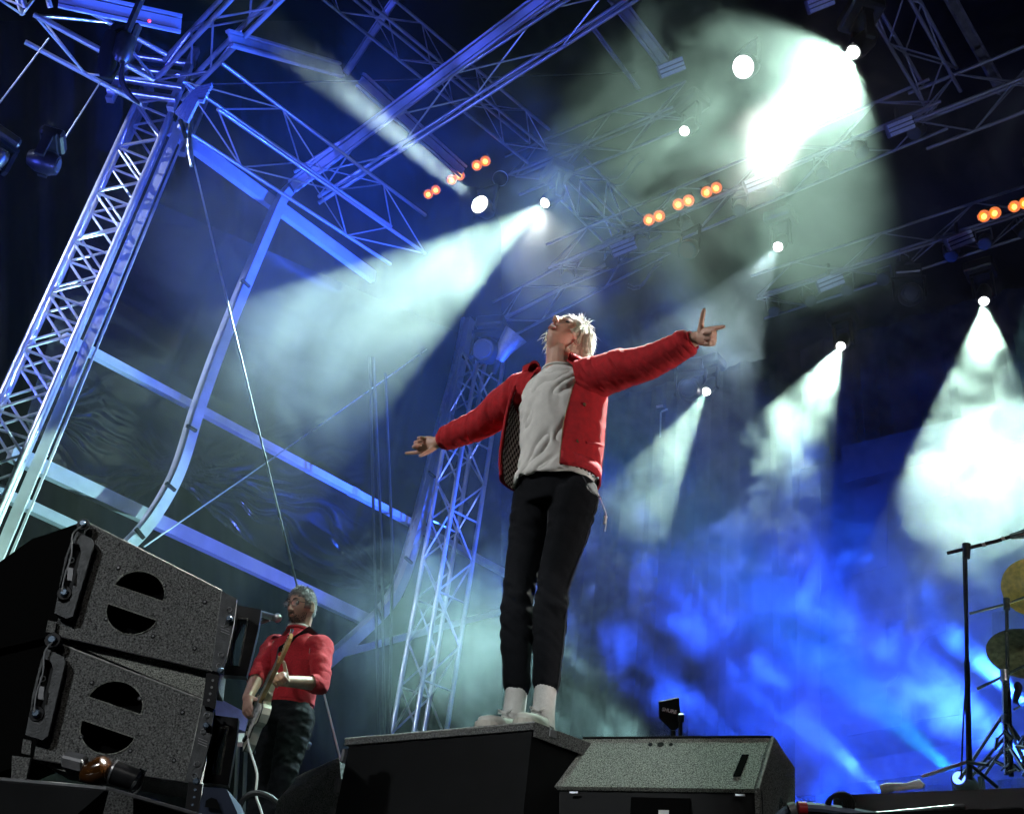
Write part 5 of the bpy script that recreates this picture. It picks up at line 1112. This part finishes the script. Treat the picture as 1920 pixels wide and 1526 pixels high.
gls = obj('glasses', MB().tube([GP(-.012, .117, .006), GP(0, .120, .010), GP(.012, .117, .006)], .0018, 5), 'blackm', gp_, True)
for q in (-1, 1):
    obj('rim', MB().tube([GP(q*.035+.024*math.cos(a), .112-.010*abs(math.cos(a)) if q*math.cos(a) > 0 else .114, .002+.020*math.sin(a)) for a in [k*math.pi/8 for k in range(17)]], .0018, 5), 'blackm', gls, True)
    M['specs'] = M.get('specs') or mat('clear_lens', (1, 1, 1), .02)
    M['specs'].node_tree.nodes['Principled BSDF'].inputs['Alpha'].default_value = .10
    obj('glasses_lens', MB().prism([GP(q*.035+.023*math.cos(a), .110, .002+.019*math.sin(a)) for a in [k*math.pi/8 for k in range(16)]], gax[1]*.001), 'specs', gls)
    obj('temple', MB().tube([GP(q*.060, .104, .008), GP(q*.082, .0, .010)], .0018, 5), 'blackm', gls, True)
obj('lips', MB().limb([GP(-.018, .094, -.071), GP(0, .104, -.070), GP(.018, .094, -.071)], [.002, .004, .002], 6), 'lips', gp_, True)
bd = MB(); rn = random.Random(9)
for k in range(420):
    a = rn.uniform(-1.35, 1.35); z_ = rn.uniform(-.118, -.045); 
    if abs(a) < .35 and -.085 < z_ < -.062: continue
    if z_ > -.062 and abs(a) > .5 and abs(a) < 1.0: continue
    k_ = -z_/.12; fx = .077*(1-.30*k_**1.4); rr_ = math.sqrt(max(.02, 1-k_*k_)); p = GP(math.sin(a)*fx*rr_*1.04, math.cos(a)*.108*rr_*1.04+.012*math.exp(-((k_-.8)/.25)**2)*math.cos(a), z_)
    bd.tube([p, p+V((rn.gauss(0, .003), rn.gauss(0, .003), -.011))+gax[1]*.003], [.0013, .0004], 3, False)
obj('beard', bd, 'beard', gp_, True, 0)
hair('hair', GP, gax, 'greyhair', 1100, lambda X, Y, Z: .014+.016*max(0, Z), gp_, .9, .0014, 1.02, 5, lambda X, Y, Z: Z > -.05+max(0, Y)*.62 or (Y < -.2 and Z > -.45), fall=V((0, 0, -.2)))
# sweater
sw = MB(); rs = []
for t_, rx, ry in ((-.02, .150, .118), (.06, .155, .122), (.3, .160, .122), (.6, .168, .124), (.82, .160, .110), (.93, .125, .092), (1.0, .085, .078), (1.05, .064, .066)):
    c = gw.lerp(gsh, t_); rs.append(ellring(c, gl, gf, rx, ry, 48))
sw.rings(rs, True, False)
def swfn(co): return noise.noise(V((co.x*10, co.y*10, co.z*16)))+.6*noise.noise(V((co.x*22+co.z*12, co.y*20, co.z*34)))
me, b_ = evalmesh(sw, [('SUBSURF', dict(levels=2, render_levels=2)), ('SOLIDIFY', dict(thickness=.006, offset=1))], M['knit'], 'sweater', gp_); wrinkle(me, .008, swfn); swo = link('sweater', me, gp_, b_)
for sh_, el_, wr_, inn in ((gsL, geL, gwL, -gl), (gsR, geR, gwR, gl)):
    sl_ = MB(); e2 = el_.lerp(wr_, .24); sleeve(sl_, [sh_+inn*.06-gsp*.03, sh_-gsp*.02, sh_.lerp(el_, .5), el_, e2], [.070, .070, .060, .052, .046], 24)
    me, b_ = evalmesh(sl_, [('SUBSURF', dict(levels=2, render_levels=2)), ('SOLIDIFY', dict(thickness=.005, offset=-1))], M['knit'], 'sleeve', gp_); wrinkle(me, .009, swfn); link('sleeve', me, swo, b_)
    obj('cuff', MB().tube([e2-(wr_-el_).normalized()*.03, e2+(wr_-el_).normalized()*.012], [.050, .046], 20, False), 'redrib', swo, True)
cr_ = ellring(gsh+gsp*.028, gl, gf, .068, .070, 30); obj('neck_rib', MB().tube(cr_+[cr_[0]], .010, 6, False), 'redrib', swo, True)
cr_ = ellring(gsh+gsp*.045, gl, gf, .063, .064, 30); obj('shirt_collar', MB().tube(cr_+[cr_[0]], .009, 6, False), 'cotton', gp_, True)
obj('hem', MB().rings([ellring(gw-gsp*.02, gl, gf, .154, .121, 40), ellring(gw+gsp*.045, gl, gf, .162, .127, 40)], True, False), 'redrib', swo, True)
gj = MB()
for a, b, c in ((ghL, gkL, gaL), (ghR, gkR, gaR)): gj.limb([a+ZED*.02, a.lerp(b, .5), b, b.lerp(c, .4), c], [.098, .088, .068, .064, .055], 16)
gj.rings([ellring(gpel-gsp*.05, gl, gf, .15, .11, 24), ellring(gpel, gl, gf, .16, .12, 24), ellring(gw+gsp*.02, gl, gf, .15, .115, 24)])
fuse('jeans', gj, 'denim', gp_, .008, 4, (.008, lambda co: noise.noise(V((co.x*16, co.y*16, co.z*34)))+.6*noise.noise(V((co.x*30, co.y*30, co.z*60)))))
for a, c in ((gkL, gaL), (gkR, gaR)): obj('shoe', MB().limb([V((c.x, c.y, 2.05)), V((c.x, c.y, 2.045))+gf*.12, V((c.x, c.y, 2.035))+gf*.2], [.048, .046, .036], 12), 'black', gp_, True)
# guitar
gt = thing('electric_guitar', GB, 'cream electric guitar with a maple neck held across the red sweater', 'guitar')
ol = [(-.20, .0), (-.195, .07), (-.165, .125), (-.11, .155), (-.05, .150), (.0, .118), (.04, .105), (.09, .125), (.14, .142), (.185, .125), (.20, .095), (.185, .065), (.155, .045), (.16, .0), (.16, -.03), (.20, -.055), (.225, -.085), (.215, -.115), (.17, -.132), (.11, -.125), (.06, -.108), (.0, -.115), (-.06, -.150), (-.13, -.155), (-.18, -.11), (-.198, -.05)]
sc_ = 1.0
obj('body', MB().prism([GB+ga*(x_*sc_)+gx*(y_*sc_)-gnrm*.022 for x_, y_ in ol], gnrm*.044), 'cream', gt)
e_ = [GB+ga*(x_*sc_)+gx*(y_*sc_) for x_, y_ in ol]; obj('edge_line', MB().tube([p+gnrm*.023 for p in e_]+[e_[0]+gnrm*.023], .003, 5), 'blackm', gt, True)
pg = [(-.10, .09), (-.02, .10), (.06, .085), (.13, .07), (.13, -.05), (.10, -.09), (.02, -.085), (-.06, -.06)]
obj('pickguard', MB().prism([GB+ga*(x_*sc_)+gx*(y_*sc_)+gnrm*.023 for x_, y_ in pg], gnrm*.003), 'pick', gt)
for x_ in (.07, .02, -.04): obj('pickup', MB().box(GB+ga*x_+gnrm*.030, (.075, .018, .010), gx, ga, gnrm), 'steel', gt)
obj('bridge', MB().box(GB-ga*.10+gnrm*.028, (.07, .035, .012), gx, ga, gnrm), 'chrome', gt)
for k in range(3): obj('knob', MB().tube([GB-ga*(.10+.03*k)+gx*(.085-.012*k)+gnrm*.022, GB-ga*(.10+.03*k)+gx*(.085-.012*k)+gnrm*.036], .011, 10), 'black', gt, True)
obj('neck', MB().prism([GB+ga*.13+gx*.028+gnrm*.018, GB+ga*.47+gx*.021+gnrm*.018, GB+ga*.47-gx*.021+gnrm*.018, GB+ga*.13-gx*.028+gnrm*.018], gnrm*.020), 'maple', gt)
for k in range(18): x_ = .47-.34*(1-.944**(k+1))/(1-.944**19); obj('fret', MB().box(GB+ga*x_+gnrm*.039, (.044, .002, .002), gx, ga, gnrm), 'steel', gt)
hs = [(.62, .021), (.645, .030), (.70, .036), (.76, .042), (.79, .034), (.79, .005), (.76, -.010), (.70, -.016), (.64, -.022), (.62, -.021)]
obj('headstock', MB().prism([GB+ga*(x_-.15)+gx*-y_+gnrm*.016 for x_, y_ in hs], gnrm*.015), 'maple', gt)
for k in range(6): c = GB+ga*(.505+.023*k)-gx*(.040+.002*k)+gnrm*.022; obj('tuning_peg', MB().tube([c, c-gx*.024], [.004, .009], 8), 'chrome', gt, True); obj('peg_post', MB().disc(c+gx*.018+gnrm*.012, gnrm, .006, 8, .008), 'chrome', gt)
for k in range(6): y_ = -.016+.0064*k; obj('string', MB().tube([GB-ga*.10+gx*y_+gnrm*.037, GB+ga*.48+gx*y_*.8+gnrm*.042], .0008, 4), 'steel', gt)
st_ = [GH-ga*.5, ]
obj('strap', MB().tube([GB+ga*.2+gx*-.1, gch+gf*.17+gl*.02, gsL-gl*.07+ZED*.07+gf*.05, gsL-gl*.08+ZED*.055-gf*.08, gch-gf*.15], .022, 8, True, .18), 'black', gt, True)
tag(obj('guitar_lead', MB().tube([pY(*q, gy-.4) for q in smoothpx([(465, 1384), (470, 1410), (482, 1450), (480, 1490), (492, 1530), (490, 1580)], 4)], .006, 6), 'cotton', None, True), 'white guitar lead hanging from the guitar past his legs', 'cable')
